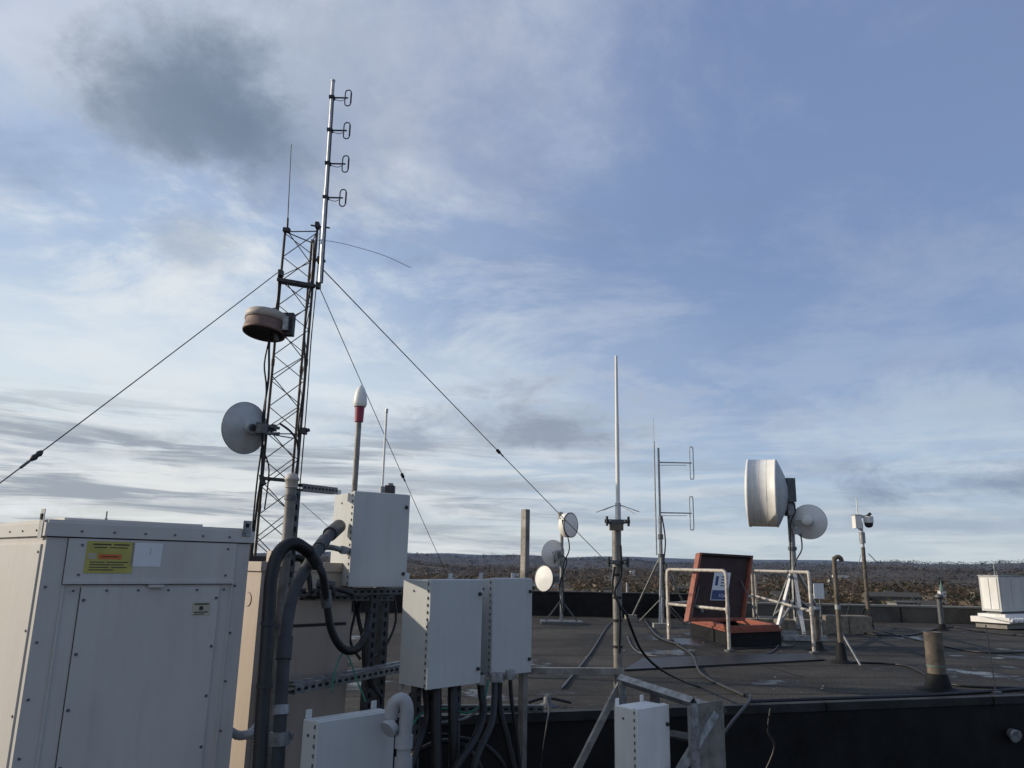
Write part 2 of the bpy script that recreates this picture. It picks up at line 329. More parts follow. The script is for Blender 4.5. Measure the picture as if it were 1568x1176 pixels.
b.tube([P(u,v,Y) for u,v,Y in((424,1200,3.5),(430,1080,3.55),(436,985,3.6),(447,915,3.7),(466,875,3.8),(490,838,4.0),(506,817,4.3))],.028,"conduit_grey",n=18)
b.cyl(P(488,840,3.98),P(497,827,4.13),.034,"conduit_grey",n=18); b.cyl(P(505,818,4.28),P(519,806,4.56),.040,"conduit_grey",n=18)
b.cyl(P(434,1010,3.58),P(437,975,3.61),.034,"conduit_grey",n=18)
b.cyl(P(428,1140,3.53),P(429,1120,3.53),.042,"galv",n=18); b.cyl(P(430,1095,3.54),P(431,1080,3.55),.034,"galv",n=18); b.box(P(428,1130,3.53).x-.05,P(428,1130,3.53).x+.05,3.55,3.57,P(428,1130,3.53).z-.012,P(428,1130,3.53).z+.012,"galv")
b.build("electrical_conduit")
b=B(); b.tube([P(u,v,Y) for u,v,Y in((432,905,4.1),(438,866,4.1),(450,854,4.1),(464,858,4.15),(472,880,4.2),(474,905,4.2))],.017,"rubber",n=12,corr=.005)
b.tube([P(u,v,4.2) for u,v in((478,872),(483,848),(500,838),(524,842))],.015,"galv",n=14); b.cyl(P(486,893,4.2),P(512,896,4.2),.024,"galv_dark"); b.cyl(P(524,842,4.2),P(530,843,4.55),.022,"galv",n=14)
b.cyl(P(486,905,4.2),P(514,907,4.2),.02,"dark_steel")
b.build("flexible_conduit")
b=B(); b.tube([P(u,v,3.5) for u,v in((598,1100),(604,1078),(617,1072),(623,1090),(619,1130),(617,1200))],.030,"pvc_grey",n=20)
b.cyl(P(619,1125,3.5),P(618,1145,3.5),.038,"pvc_grey",n=20); b.cyl(P(600,1110,3.5),P(593,1118,3.48),.038,"pvc_grey",n=20); b.cyl(P(618,1160,3.5),P(617,1180,3.5),.038,"pvc_grey",n=20)
b.build("pvc_elbow_conduit")
b=B()
def tb(pts,r,m,corr=0): b.tube([P(*q) for q in pts],r,m,n=12,corr=corr)
tb([(668,1050,4.3),(668,1120,4.25),(670,1210,4.2)],.028,"rubber"); b.cyl(P(668,1072,4.3),P(668,1079,4.3),.031,"red_plastic"); 
tb([(693,1045,4.35),(694,1120,4.3),(696,1210,4.3)],.026,"rubber"); b.cyl(P(693,1066,4.35),P(694,1084,4.35),.028,"blue_label")
tb([(735,1030,4.5),(737,1060,4.5),(740,1090,4.45),(728,1130,4.3),(700,1175,4.2),(690,1210,4.2)],.021,"rubber",.006)
tb([(757,1030,4.7),(757,1070,4.65),(752,1110,4.6),(730,1160,4.5),(720,1210,4.5)],.018,"conduit_grey")
tb([(765,1032,4.7),(764,1080,4.7),(776,1130,4.7),(792,1200,4.7)],.020,"rubber",.006)
tb([(781,1030,4.8),(783,1070,4.8),(790,1120,4.8),(798,1200,4.8)],.012,"rubber")
tb([(748,1040,4.55),(740,1075,4.5),(715,1092,4.5),(690,1085,4.5),(650,1090,4.4),(632,1110,4.3)],.006,"green_wire")
tb([(748,1042,4.55),(735,1080,4.5),(712,1100,4.5),(660,1110,4.4),(640,1130,4.3)],.008,"galv")
tb([(652,1050,4.3),(655,1100,4.3),(640,1140,4.2),(620,1200,4.1)],.023,"rubber",.006)
tb([(630,1060,4.8),(622,1090,4.8),(640,1120,4.8),(690,1125,4.8)],.008,"rubber")
tb([(700,1130,4.9),(740,1140,4.9),(770,1170,4.9),(780,1210,4.9)],.014,"rubber"); tb([(640,1150,4.9),(680,1135,4.9),(720,1150,4.9),(750,1210,4.9)],.016,"rubber")
for u,v in((668,1054),(693,1048),(737,1042),(757,1038),(765,1038),(781,1034)): b.cyl(P(u,v-8,4.45),P(u,v+6,4.45),.028,"galv",n=14)
tb([(508,1060,4.2),(515,1020,4.3),(530,1000,4.4),(548,1045,4.4),(560,1075,4.3)],.004,"green_wire")
tb([(553,905,4.8),(548,940,4.75),(556,980,4.7),(560,1030,4.7),(585,1070,4.7)],.012,"rubber")
tb([(540,905,4.8),(544,935,4.75),(536,980,4.7),(552,1010,4.7)],.008,"rubber")
tb([(602,905,5),(606,950,5),(590,990,4.9),(570,1010,4.8)],.008,"rubber")
tb([(350,1118,3.7),(365,1126,3.7),(385,1122,3.7),(400,1105,3.8)],.020,"pvc_grey",.006)
tb([(456,900,4.3),(480,915,4.25),(510,902,4.3),(540,910,4.4)],.012,"rubber")
b.build("cable_bundle")
b=B(); p=P(597,752,4.95); b.box(p.x-.03,p.x+.03,p.y-.03,p.y+.03,p.z-.03,p.z+.035,"dark_steel"); b.cyl(p+Vector((0,0,.035)),p+Vector((0,0,.05)),.02,"galv"); b.cyl((p.x,p.y,LOW),(p.x,p.y,p.z-.03),.012,"galv");b.build("photocell_sensor",.004)
b=B(); p=P(546,700,5.2); z=lambda v:P(547,v,5.2).z
b.cyl((p.x,p.y,LOW),(p.x,p.y,z(645)),.019,"pipe_galv",n=16)
b.cyl((p.x,p.y,z(646)),(p.x,p.y,z(622)),.029,"red_plastic",r1=.033,n=20)
zz=z(622);H=z(589)-zz; b.lathe((p.x,p.y,zz),(0,0,1),[(.040,-.004),(.045,.008),(.047,.02),(.045,H*.35),(.038,H*.62),(.024,H*.86),(.010,H*.97),(0,H)],"radome_white",24)
b.build("gps_antenna")
def mast_on_deck(name,u,vb,vt,Y,r,m,z0=0.):
    b=B();p=P(u,vb,Y);zt=P(u,vt,Y).z;b.cyl((p.x,p.y,z0),(p.x,p.y,zt),r,m,n=12)
    return b,p
b,p=mast_on_deck("w",588,700,627,5.4,.008,"radome_white",LOW); z_=P(588,745,5.4).z; b.cyl((p.x,p.y,LOW),(p.x,p.y,z_),.018,"galv"); b.cyl((p.x,p.y,P(588,632,5.4).z),(p.x,p.y,P(588,626,5.4).z),.011,"alu"); b.build("whip_antenna")
# ---------------- lattice tower ----------------
TY=8.5; b=B()
pl=P(437,350,TY);pr=P(487,350,TY); W=pr.x-pl.x; ztop=pl.z
legs=[Vector((pl.x,TY,0)),Vector((pr.x,TY-.03,0)),Vector((pl.x+W*.62,TY+W*.8,0))]
for l in legs: 
    b.cyl(l,l+Vector((0,0,ztop)),.0145,"rust_steel",n=10)
    for k in range(1,3): b.cyl(l+Vector((0,0,k*ztop/3-.04)),l+Vector((0,0,k*ztop/3+.04)),.019,"rust_steel",n=10)
stp=.30;n=int((ztop-.1)/stp)
for i in range(3):
    A=legs[i];C=legs[(i+1)%3]
    for k in range(n):
        z0=.08+k*stp+i*.03;p,q=(A,C) if k%2 else (C,A)
        b.cyl(p+Vector((0,0,z0)),q+Vector((0,0,z0+stp)),.0055,"rod_steel",n=6)
    for z0 in(.08,ztop-.04,ztop*.5): b.cyl(A+Vector((0,0,z0)),C+Vector((0,0,z0)),.007,"rod_steel",n=6)
    for k in range(n):
        z0=.08+k*stp+i*.03;p,q=(C,A) if k%2 else (A,C)
        if i==0: b.cyl(p+Vector((0,.006,z0)),q+Vector((0,.006,z0+stp)),.0055,"rod_steel",n=6)
b.box(pl.x-.25,pr.x+.25,TY-.25,TY+.6,0.001,.15,"concrete")
def hb(ua,va,ub,vb,Y=TY-.05,w=.05,m="dark_steel"): b.bar(P(ua,va,Y),P(ub,vb,Y),w,w*.8,m)
hb(425,428,482,438,w=.05); hb(426,432,480,441,TY+.3,.035); hb(476,345,505,349,w=.018); hb(434,352,444,353,w=.06); hb(480,397,498,400,w=.035); hb(398,732,442,736,w=.045); hb(460,662,474,658,w=.04); hb(400,727,404,742,w=.05)
for u,v in((430,418),(486,345),(489,398),(487,437),(419,655),(466,660),(424,507)):
    q=P(u,v,TY-.05); b.box(q.x-.022,q.x+.022,q.y-.03,q.y+.05,q.z-.035,q.z+.035,"dark_steel")
xl,xr=legs[0].x,legs[1].x
def coax(x,zs,y,off,r=.012):
    b.tube([Vector((x+o,y,z)) for z,o in zip(zs,off)],r,"rubber",n=8)
Z=lambda v:P(430,v,TY).z
coax(xl-.02,[Z(415),Z(460),Z(520),Z(580),Z(640),Z(720),Z(800),0.1],TY-.04,[0,.02,-.03,.0,-.02,.02,0,0],.013)
coax(xl-.03,[Z(520),Z(560),Z(600),Z(680),Z(760),.1],TY-.05,[-.02,-.05,.0,.01,-.01,0],.010)
coax(xr-.02,[Z(370),Z(430),Z(500),Z(580),Z(650),Z(700),Z(760),.1],TY-.06,[0,.01,-.02,.02,.0,.03,0,0],.010)
coax(xr-.03,[Z(650),Z(665),Z(690),Z(760),.1],TY-.06,[-.2,-.05,.03,.02,0],.012)
coax(xr+.02,[Z(345),Z(420),Z(520),Z(640),.1],TY+.02,[0,.01,.0,.01,0],.007)
b.build("lattice_tower")
b=B(); pt=P(510,125,TY-.1);pb=P(491,433,TY-.1)
b.cyl(pb,pb.lerp(pt,.45),.027,"alu",n=14); b.cyl(pb.lerp(pt,.45),pt,.022,"alu",n=14); b.cyl(pt,pt+Vector((0,0,.02)),.027,"alu",n=14)
for u,v in((532,150),(530,200),(528,251),(524,303)):
    c=P(u+1,v,TY-.1); t=(c.z-pb.z)/(pt.z-pb.z); m0=pb.lerp(pt,t); 
    b.cyl(m0+Vector((-.03,0,0)),c,.010,"dark_steel",n=8); b.box(m0.x-.032,m0.x+.032,m0.y-.035,m0.y+.035,m0.z-.018,m0.z+.018,"dark_steel")
    hh=.105;ww=.036
    pts=[c+Vector((ww*sx,0,zz)) for sx,zz in((-1,-hh*.7),(-1,0),(-1,hh*.7),(-.5,hh),(.5,hh),(1,hh*.7),(1,0),(1,-hh*.7),(.5,-hh),(-.5,-hh))]
    b.tube(pts,.0075,"galv_dark",n=8,closed=True,smooth=3)
    b.cyl(c+Vector((ww,0,-.07)),c+Vector((ww,0,.07)),.010,"dark_steel",n=8)
    b.tube([c+Vector((-ww,0,-.02)),c+Vector((-.09,-.01,-.05)),m0+Vector((.03,-.02,-.03))],.004,"rubber",n=6)
b.tube([pb.lerp(pt,t)+Vector((.026,-.02,0)) for t in(0,.3,.6,.9)],.006,"rubber",n=6)
b.build("dipole_array_antenna")
b=B(); q0=P(440,350,TY);q1=P(446,222,TY); b.cyl(q0,q0.lerp(q1,.12),.012,"dark_steel");b.cyl(q0.lerp(q1,.12),q1,.0065,"rod_steel",r1=.004,n=8);b.cyl(q1,q1+Vector((0,0,.01)),.009,"alu",n=8); b.build("whip_antenna")
b=B(); b.tube([P(u,v,TY) for u,v in((487,368),(510,370),(545,378),(590,392),(629,410))],.003,"dark_steel",n=6); b.build("wire_antenna")
# drum antenna on tower, tipped slightly so its dark underside shows
b=B(); c=P(404,511,TY-.1); R=.235; ax=Vector((.08,.12,1)).normalized(); hgt=.235
b.lathe(c,ax,[(0,.03),(R*.92,.012),(R*.93,-.0)],"dark_steel",40)
b.lathe(c,ax,[(R*.93,.0),(R,-.006),(R*1.02,.012),(R*1.02,.03),(R*.985,.035),(R*.985,hgt*.58)],"drum_brown",40)
b.lathe(c,ax,[(R*.985,hgt*.58),(R*1.03,hgt*.59),(R*1.03,hgt*.95),(R*.98,hgt)],"drum_tan",40)
b.lathe(c,ax,[(R*.98,hgt),(R*.6,hgt+.02),(0,hgt+.03)],"drum_tan",40)
cm=c+ax*hgt*.5; hx=cm.x+R*.85
b.box(hx,hx+.12,cm.y-.05,cm.y+.05,cm.z-.13,cm.z+.13,"dark_steel"); b.bar(P(420,472,TY-.1),P(424,522,TY-.1),.04,.04,"galv_dark"); b.bar(P(414,490,TY-.12),P(440,494,TY-.05),.04,.05,"galv_dark"); b.bar(P(414,508,TY-.12),P(440,508,TY-.05),.03,.03,"galv_dark")
b.box(hx+.02,hx+.08,cm.y-.1,cm.y-.05,cm.z-.09,cm.z+.07,"galv")
b.build("drum_antenna",0)
def dish(b,c,ax,R,m="dish_grey",depth=.18,hub=True,back="dish_grey"):
    ax=Vector(ax).normalized(); c=Vector(c); n=8
    prof=[(R*k/n,R*depth*2*(k/n)**2) for k in range(n+1)]
    b.lathe(c,ax,prof+[(R*1.015,R*depth*2+.002),(R*1.015,R*depth*2+.015),(R*.99,R*depth*2+.015)]+[(R*.985*k/n,R*depth*2*(k/n)**2+.012) for k in range(n,-1,-1)],m,40)
    b.lathe(c,ax,[(R*1.017,R*depth*2+.0),(R*1.03,R*depth*2+.006),(R*1.017,R*depth*2+.014)],"galv_dark",40)
    if hub: b.cyl(c-ax*.05,c+ax*.03,R*.22,back,n=20); b.cyl(c-ax*.07,c-ax*.05,R*.15,"galv_dark",n=20)
b=B(); c=P(382,655,TY-.2); ax=Vector((-.72,.55,.06))
dish(b,c,ax,.28,"dish_grey",.14)
b.bar(c-ax.normalized()*.06,P(418,658,TY-.05),.05,.05,"dark_steel"); b.bar(P(393,648,TY-.2),P(428,656,TY-.05),.03,.03,"galv_dark"); b.bar(P(393,664,TY-.2),P(428,664,TY-.05),.03,.03,"galv_dark")
q=P(401,657,TY-.3); b.box(q.x-.045,q.x+.045,q.y-.05,q.y+.05,q.z-.05,q.z+.05,"galv_dark"); b.tube([q,P(404,690,TY-.2),P(412,720,TY-.1),P(405,780,TY-.06)],.008,"rubber")
b.build("dish_antenna")
def guy(a,c,ins=(),r=.0055,m="dark_steel"):
    b=B();a=Vector(a);c=Vector(c);L_=(c-a).length
    sag=lambda t:Vector((0,0,.02*L_*.12*4*t*(1-t)))
    b.tube([a.lerp(c,t/12)-sag(t/12) for t in range(13)],r,m,n=6,smooth=0)
    for t in ins:
        q=a.lerp(c,t)-sag(t);d=(c-a).normalized()
        b.lathe(q-d*.07,d,[(.004,0),(.016,.012),(.028,.04),(.02,.065),(.028,.09),(.016,.125),(.004,.14)],"dark_steel",10); b.tube([q+d*.07,q+d*.16],.012,"galv_dark",smooth=0)
    b.build("guy_wire")
guy(P(427,416,TY),P(-110,822,6.0),(.775,))
guy(P(490,408,TY),G(1012,944),(.36,),m="dark_steel",r=.0065)
guy(P(489,440,TY),G(714,945),(.42,),)
guy(P(462,770,TY),P(530,830,9.5),(),r=.003,m="galv")
# ---------------- omni antenna on pipe mast ----------------
b=B(); Y=5.0; p=P(945,900,Y); z=lambda v:P(946,v,Y).z
b.cyl((p.x,p.y,LOW),(p.x,p.y,z(800)),.029,"pipe_galv",n=20); b.cyl((p.x,p.y,z(800)),(p.x,p.y,z(796)),.033,"galv_dark",n=20)
q=p+Vector((.012,.0,0)); b.cyl((q.x,q.y,z(825)),(q.x,q.y,z(770)),.018,"alu",n=14); b.cyl((q.x,q.y,z(770)),(q.x,q.y,z(650)),.0130,"radome_white",n=14); b.cyl((q.x,q.y,z(650)),(q.x,q.y,z(545)),.012,"radome_white",r1=.009,n=14)
for v,ww in((799,.08),(861,.07)):
    b.box(p.x-ww,p.x+ww,p.y-.055,p.y-.035,z(v)-.012,z(v)+.012,"galv_dark"); b.box(p.x-ww*.7,p.x+ww*.7,p.y+.03,p.y+.05,z(v)-.012,z(v)+.012,"galv_dark")
    for s_ in(-1,1): b.cyl((p.x+s_*ww*.6,p.y-.08,z(v)),(p.x+s_*ww*.6,p.y+.07,z(v)),.006,"galv",n=8); b.cyl((p.x+s_*ww*.85,p.y-.065,z(v)-.03),(p.x+s_*ww*.85,p.y-.065,z(v)+.03),.008,"dark_steel",n=8)
b.box(p.x-.05,p.x+.035,p.y-.07,p.y-.032,z(808)-.02,z(808)+.02,"vent_pipe")
for a_ in range(4):
    an=a_*math.pi/2+.5; b.cyl((q.x,q.y,z(772)),(q.x+.17*math.cos(an),q.y+.17*math.sin(an),z(772)-.05+.02*math.sin(an)),.0025,"galv",n=6)
b.tube([P(950,835,4.93),P(951,880,4.94),P(941,905,4.93),P(949,935,4.93),P(948,1000,4.95)],.008,"rubber")
b.tube([P(941,868,4.95),P(938,900,4.94),P(951,930,4.93),P(960,942,4.95),P(966,960,5.0),P(985,1000,5.4),P(1020,1030,5.8)]+[G(1070,1052),G(1150,1074)],.009,"rubber")
for v in(880,915,950,990): b.cyl((p.x,p.y,z(v)-.008),(p.x,p.y,z(v)+.008),.032,"rubber",n=16)
b.build("omni_antenna_mast")
b=B()
S=lambda a,c,w=.04,m="galv",f=(.3,-.9,.2),hol=False:b.strut(a,c,w,m,face=f,holes=hol)
S(P(950,1040,4.9),P(1062,1076,4.4)); S(P(965,1045,5.1),P(1108,1090,4.6)); S(P(950,1045,4.95),P(880,1185,4.7),.034,"pipe_galv"); S(P(1094,1092,4.55),P(1035,1190,4.4))
S(P(952,1040,4.88),P(957,1190,4.88),.036); S(P(1002,1062,4.7),P(1004,1190,4.7),.041,"galv_dark"); S(P(1060,1076,4.42),P(1064,1190,4.42),.041); S(P(1002,1120,4.7),P(1060,1130,4.45),.035,"galv_dark")
a=P(1066,1078,4.45); c2=P(1108,1082,4.6); b.prism([(a.x,a.y),(c2.x,c2.y),(c2.x,c2.y+.006),(a.x,a.y+.006)],LOW,a.z-.0,"pipe_galv")
b.build("antenna_support_frame")
enclosure("small_control_box",975,1086,1300,4.3,1027,941,math.radians(40),zlow=LOW+.3,m="white_paint")
# ---------------- folded dipole pair mast ----------------
b=B();Y=16.0;p=P(1011,800,Y);z=lambda v:P(1011,v,Y).z
b.cyl((p.x,p.y,0),(p.x,p.y,z(790)),.035,"galv");b.cyl((p.x,p.y,z(790)),(p.x,p.y,z(686)),.022,"galv")
b.cyl((p.x-.09,p.y,z(850)),(p.x-.09,p.y,z(676)),.014,"galv"); b.cyl((p.x-.09,p.y,z(676)),(p.x-.09,p.y,z(640)),.004,"galv",n=6)
for v,v2 in((708,708),(785,784)):
    zz=z(v); xe=P(1059,v2,Y).x; b.cyl((p.x,p.y,zz),(xe,p.y,zz),.013,"galv",n=8); b.cyl((p.x,p.y,zz-.06),(xe-.1,p.y,zz-.05),.006,"galv",n=6)
    hh=.31;ww=.035; cc=Vector((xe,p.y,zz)); b.tube([cc+Vector((sx*ww,0,q)) for sx,q in((-1,-hh),(-1,0),(-1,hh),(0,hh*1.07),(1,hh),(1,0),(1,-hh),(0,-hh*1.07))],.010,"galv",n=6,closed=True,smooth=3)
for g in((966,948),(1058,948),(1010,962),(1030,940)):
    q=G(*g); b.cyl(Vector((p.x,p.y,z(850))),q,.02,"galv",n=8); b.cyl((p.x,p.y,z(915)),q.lerp(Vector((p.x,p.y,0)),.3),.012,"galv",n=6)
    b.box(q.x-.12,q.x+.12,q.y-.1,q.y+.1,0.002,.09,"concrete")
b.cyl((p.x,p.y,z(862)),(p.x,p.y,z(848)),.06,"galv_dark"); b.cyl((p.x,p.y,z(826)),(p.x,p.y,z(818)),.055,"galv_dark")
b.tube([(p.x+.03,p.y-.03,z(790)),(p.x+.09,p.y-.03,z(830)),(p.x+.02,p.y-.04,z(880)),(p.x+.1,p.y-.1,z(930)),(p.x+.4,p.y-.3,.02)],.014,"rubber")
b.build("dipole_antenna_mast")
b=B(); q=G(978,944); b.box(q.x-.12,q.x+.12,q.y-.1,q.y+.1,.1,.42,"white_paint"); b.box(q.x-.14,q.x+.14,q.y-.12,q.y+.12,.42,.45,"galv"); b.box(q.x+.16,q.x+.3,q.y-.1,q.y+.1,.05,.28,"galv_dark")
for s_ in(-.1,.1): b.box(q.x+s_-.015,q.x+s_+.015,q.y-.02,q.y+.02,0,.1,"galv"); 
b.cyl((q.x-.25,q.y,0),(q.x-.25,q.y,.75),.03,"galv"); b.build("utility_box",.004)
# small dish mast
b=B();Y=15.5;p=P(860,860,Y);z=lambda v:P(860,v,Y).z
b.cyl((p.x,p.y,0),(p.x,p.y,z(790)),.035,"galv")
def panel_dish(c,ax,R,dp,m):
    ax=Vector(ax).normalized()
    b.lathe(c,ax,[(0,-dp-.05),(R*.35,-dp-.04),(R*.85,-dp),(R*.98,-dp+.03)],m,36); b.lathe(c,ax,[(R*.98,-dp+.03),(R,-dp+.03),(R,.0)],m,36)
    b.lathe(c,ax,[(R,.0),(R*1.04,.0),(R*1.04,.025),(R*.97,.027)],"galv_dark",36); b.lathe(c,ax,[(R*.97,.022),(R*.5,.036),(0,.042)],m,36)
panel_dish(P(873,804,Y-.15),(.75,-.62,.0),.235,.14,"radome_white")
c=P(850,848,Y-.15); dish(b,c,(-.45,.85,.05),.255,"radome_white",.14)
for k in range(3):
    an=k*2.09+.5; b.bar(c+Vector((0,-.04,0)),c+Vector((.18*math.cos(an),.03,.18*math.sin(an))),.02,.02,"galv_dark")
panel_dish(P(834,886,Y-.12),(-.72,-.68,.05),.245,.05,"radome_white")
for u,v in((862,800),(855,850),(852,886)):
    q=P(u,v,Y-.2); b.box(q.x-.06,q.x+.06,q.y-.06,q.y+.1,q.z-.09,q.z+.09,"galv"); b.box(q.x-.03,q.x+.04,q.y-.12,q.y-.061,q.z-.05,q.z+.05,"galv_dark")
q=P(842,858,Y); b.cyl(q,P(861,858,Y),.02,"galv"); b.cyl(P(858,795,Y-.1),P(858,784,Y-.1),.05,"galv")
b.tube([P(866,810,Y-.1),P(872,840,Y-.1),P(862,870,Y-.1),P(864,935,Y-.1)],.012,"rubber"); b.tube([P(858,850,Y-.1),P(868,860,Y-.1),P(856,900,Y-.1),P(862,940,Y-.1)],.012,"rubber")
b.box(p.x-.4,p.x+.4,p.y-.3,p.y+.3,.002,.06,"galv_dark"); 
for s_ in(-1,1): b.bar((p.x+s_*.3,p.y,.06),(p.x,p.y,.45),.03,.03,"galv_dark")
b.build("microwave_dish_mast")
# ---------------- roof hatch ----------------
hb_=bpy.data.objects.new("roof_hatch",None);sc.collection.objects.link(hb_)
b=B(); c0=G(1120,992);cR=G(1197,988);cL=G(1057,972);c3=cR+cL-c0
cen=(c0+c3)/2
def scale(poly,k): return [cen+(p-cen)*k for p in poly]
def ring(po,pi,z0,z1,m):
    n=4
    for i in range(n):
        j=(i+1)%n; q=[po[i],po[j],pi[j],pi[i]]; b.prism([(p.x,p.y) for p in q],z0,z1,m)
base=[c0,cR,c3,cL]
ring(base,scale(base,.86),0,.2,"parapet_black"); ring(scale(base,1.03),scale(base,.86),.2,.235,"hatch_red"); ring(scale(base,.97),scale(base,.86),.235,.29,"hatch_red")
b.prism([(p.x,p.y) for p in scale(base,1.25)],.003,.012,"rubber")
b.build("curb",.004,hb_)
b=B()
A_=P(1054,951,11.5);Bp=P(1141,950,12.2);C_=P(1072,846,11.9); wv=Bp-A_;uv=C_-A_; nv=wv.cross(uv).normalized()
if nv.y>0: nv=-nv
t=.09
def slab(a0,a1,b0,b1,n0,n1,m):
    v=[A_+wv*a+uv*bb+nv*nn for nn in(n0,n1) for bb in(b0,b1) for a in(a0,a1)]
    b.add(v,[(0,2,3,1),(4,5,7,6),(0,1,5,4),(2,6,7,3),(0,4,6,2),(1,3,7,5)],m)
slab(.02,.98,.02,.98,-t,-t+.02,"hatch_red"); slab(.05,.95,.05,.96,-t+.0205,-t+.045,"hatch_inner")
slab(0,.04,0,1,-t,.0,"hatch_red"); slab(.965,1,0,1,-t,.0,"hatch_red"); slab(.041,.964,0,.045,-t,.0,"hatch_red"); slab(.041,.964,.965,1,-t,.0,"hatch_inner")
slab(.35,.65,.3,.72,-t+.046,-t+.051,"white_label"); slab(.36,.64,.31,.45,-t+.0515,-t+.053,"blue_label"); slab(.39,.44,.52,.66,-t+.0515,-t+.053,"blue_label")
for k in range(4): slab(.49,.61,.51+k*.045,.525+k*.045,-t+.0515,-t+.053,"ink")
b.cyl(A_+wv*.1+uv*.5+nv*-.03,A_+wv*.02+Vector((0,0,-.05)),.012,"galv_dark"); b.cyl(A_+wv*.85+uv*.6+nv*-.03,A_+wv*.9+nv*.35+Vector((0,0,-.02)),.010,"galv_dark")
b.bar(A_+wv*.2+uv*.12+nv*.005,A_+wv*.2+uv*.2+nv*.005,.03,.03,"galv")
b.build("lid",.003,hb_)
tx=bpy.data.curves.new("notice_text",'FONT'); tx.body="NOTICE"; tx.size=.07; tx.align_x='CENTER'; tx.align_y='CENTER'; tx.extrude=.0005
to=bpy.data.objects.new("notice_text",tx); sc.collection.objects.link(to); tx.materials.append(MATS["white_label"])
o=A_+wv*.5+uv*.38+nv*(-t+.0545); X=-wv.normalized(); Yv=-uv.normalized(); Zv=X.cross(Yv).normalized()
to.matrix_world=Matrix(((X.x,Yv.x,Zv.x,o.x),(X.y,Yv.y,Zv.y,o.y),(X.z,Yv.z,Zv.z,o.z),(0,0,0,1))); to.parent=hb_
b=B(); H=1.07
def rail(pts,mid=True,m="rail_paint"):
    a,c=pts; uz=Vector((0,0,1)); d=(c-a).normalized(); r=.07
    b.tube([a,a+uz*(H-r),a+uz*(H-.02)+d*.02,a+uz*H+d*r,c+uz*H-d*r,c+uz*(H-.02)-d*.02,c+uz*(H-r),c],.024,m,n=12,smooth=0)
    if mid: b.cyl(a+uz*.55,c+uz*.55,.022,m,n=12)
    for p in(a,c): b.cyl(p,p+uz*.03,.07,"galv_dark"); b.cyl(p+uz*.5,p+uz*.6,.03,m); 
g1=G(1025,982);g2=G(1117,998);g3=G(1247,1001);g4=G(1160,955)
rail((g1,g2)); rail((g4,g3)); rail((g1+Vector((0,.05,0)),g4+Vector((-.06,.02,0))))
b.build("safety_railing")
# ---------------- big drum dish mast ----------------
b=B();Y=14.0;p=P(1214,850,Y);z=lambda v:P(1212,v,Y).z
b.cyl((p.x,p.y,.1),(p.x,p.y,z(738)),.055,"galv",n=20)
ax=Vector((-.93,.36,.02)).normalized(); c=P(1196,755,Y-.15); R=.60
b.lathe(c,ax,[(0,-.12),(.12,-.12),(.3,-.075),(R*.8,-.0),(R,.06)],"dish_grey",56)
b.lathe(c,ax,[(R,.06),(R*1.012,.062),(R*1.012,.09),(R,.092),(R,.52),(R*1.015,.522),(R*1.015,.56),(R*.99,.565),(R*.6,.60),(0,.61)],"radome_white",56)
for k in (.22,.34,.45): b.lathe(c,ax,[(R,k-.003),(R*1.003,k),(R,k+.003)],"drum_tan",56)
q=P(1209,750,Y-.15); b.box(q.x-.08,q.x+.07,q.y-.12,q.y+.12,q.z-.22,q.z+.2,"galv_dark"); b.cyl(q,c-ax*.1,.09,"galv")
for k in range(9): b.box(q.x-.07,q.x+.06,q.y-.128,q.y-.121,q.z-.19+k*.042,q.z-.175+k*.042,"galv_dark")
b.box(p.x-.07,p.x+.07,p.y-.1,p.y+.1,z(790),z(770),"galv")
c=P(1240,799,Y-.1); dish(b,c,(.25,.93,.05),.30,"radome_white",.15)
q=P(1235,797,Y-.25); b.lathe(q,Vector((-.1,-1,0)),[(.1,0),(.1,.04),(.05,.06),(0,.065)],"white_paint",20); b.bar(P(1218,800,Y-.15),q,.05,.06,"galv"); q=P(1221,812,Y-.2); b.box(q.x-.06,q.x+.04,q.y-.06,q.y+.06,q.z-.07,q.z+.06,"galv")
for g in((1186,950),(1262,956),(1232,982),(1190,974)):
    gg=G(*g); b.bar((p.x,p.y,z(866)),gg+Vector((0,0,.1)),.05,.04,"alu"); b.bar((p.x,p.y,z(915)),gg+Vector((0,0,.12)),.04,.035,"galv")
    b.bar(gg+Vector((-.35,0,.05)),gg+Vector((.35,0,.05)),.08,.08,"galv")
for v in(735,785,840): b.cyl((p.x,p.y,z(v)-.03),(p.x,p.y,z(v)+.03),.075,"galv_dark")
b.tube([P(1212,765,Y-.25),P(1218,782,Y-.2),P(1211,800,Y-.2),P(1210,835,Y-.15),P(1211,880,Y-.1),P(1208,945,Y-.1)],.012,"rubber"); b.tube([P(1224,810,Y-.2),P(1228,840,Y-.2),P(1216,870,Y-.15),P(1218,945,Y-.1)],.012,"rubber")
q=P(1256,905,Y-1.2); b.box(q.x-.1,q.x+.06,q.y,q.y+.02,q.z-.12,q.z+.12,"white_label"); b.cyl((q.x,q.y+.03,0),(q.x,q.y+.03,q.z+.12),.015,"galv_dark")
b.build("microwave_dish_mast",.0)
b=B()
for u0_,u1_,v,hh in((1196,1262,972,.24),(1266,1330,970,.3),(1150,1192,966,.2),(1210,1250,962,.36)):
    a=G(u0_,v);c=G(u1_,v); b.box(a.x,c.x,a.y,a.y+.35,.002,hh,"tan_block"); b.box(a.x+.02,c.x-.02,a.y+.02,a.y+.33,hh,hh+.01,"tan_block")
    n=max(1,int((c.x-a.x)/.38))
    for i in range(1,n): x=a.x+(c.x-a.x)*i/n; b.box(x-.006,x+.006,a.y-.003,a.y,.01,hh-.01,"black_hole")
b.build("ballast_blocks",.01)
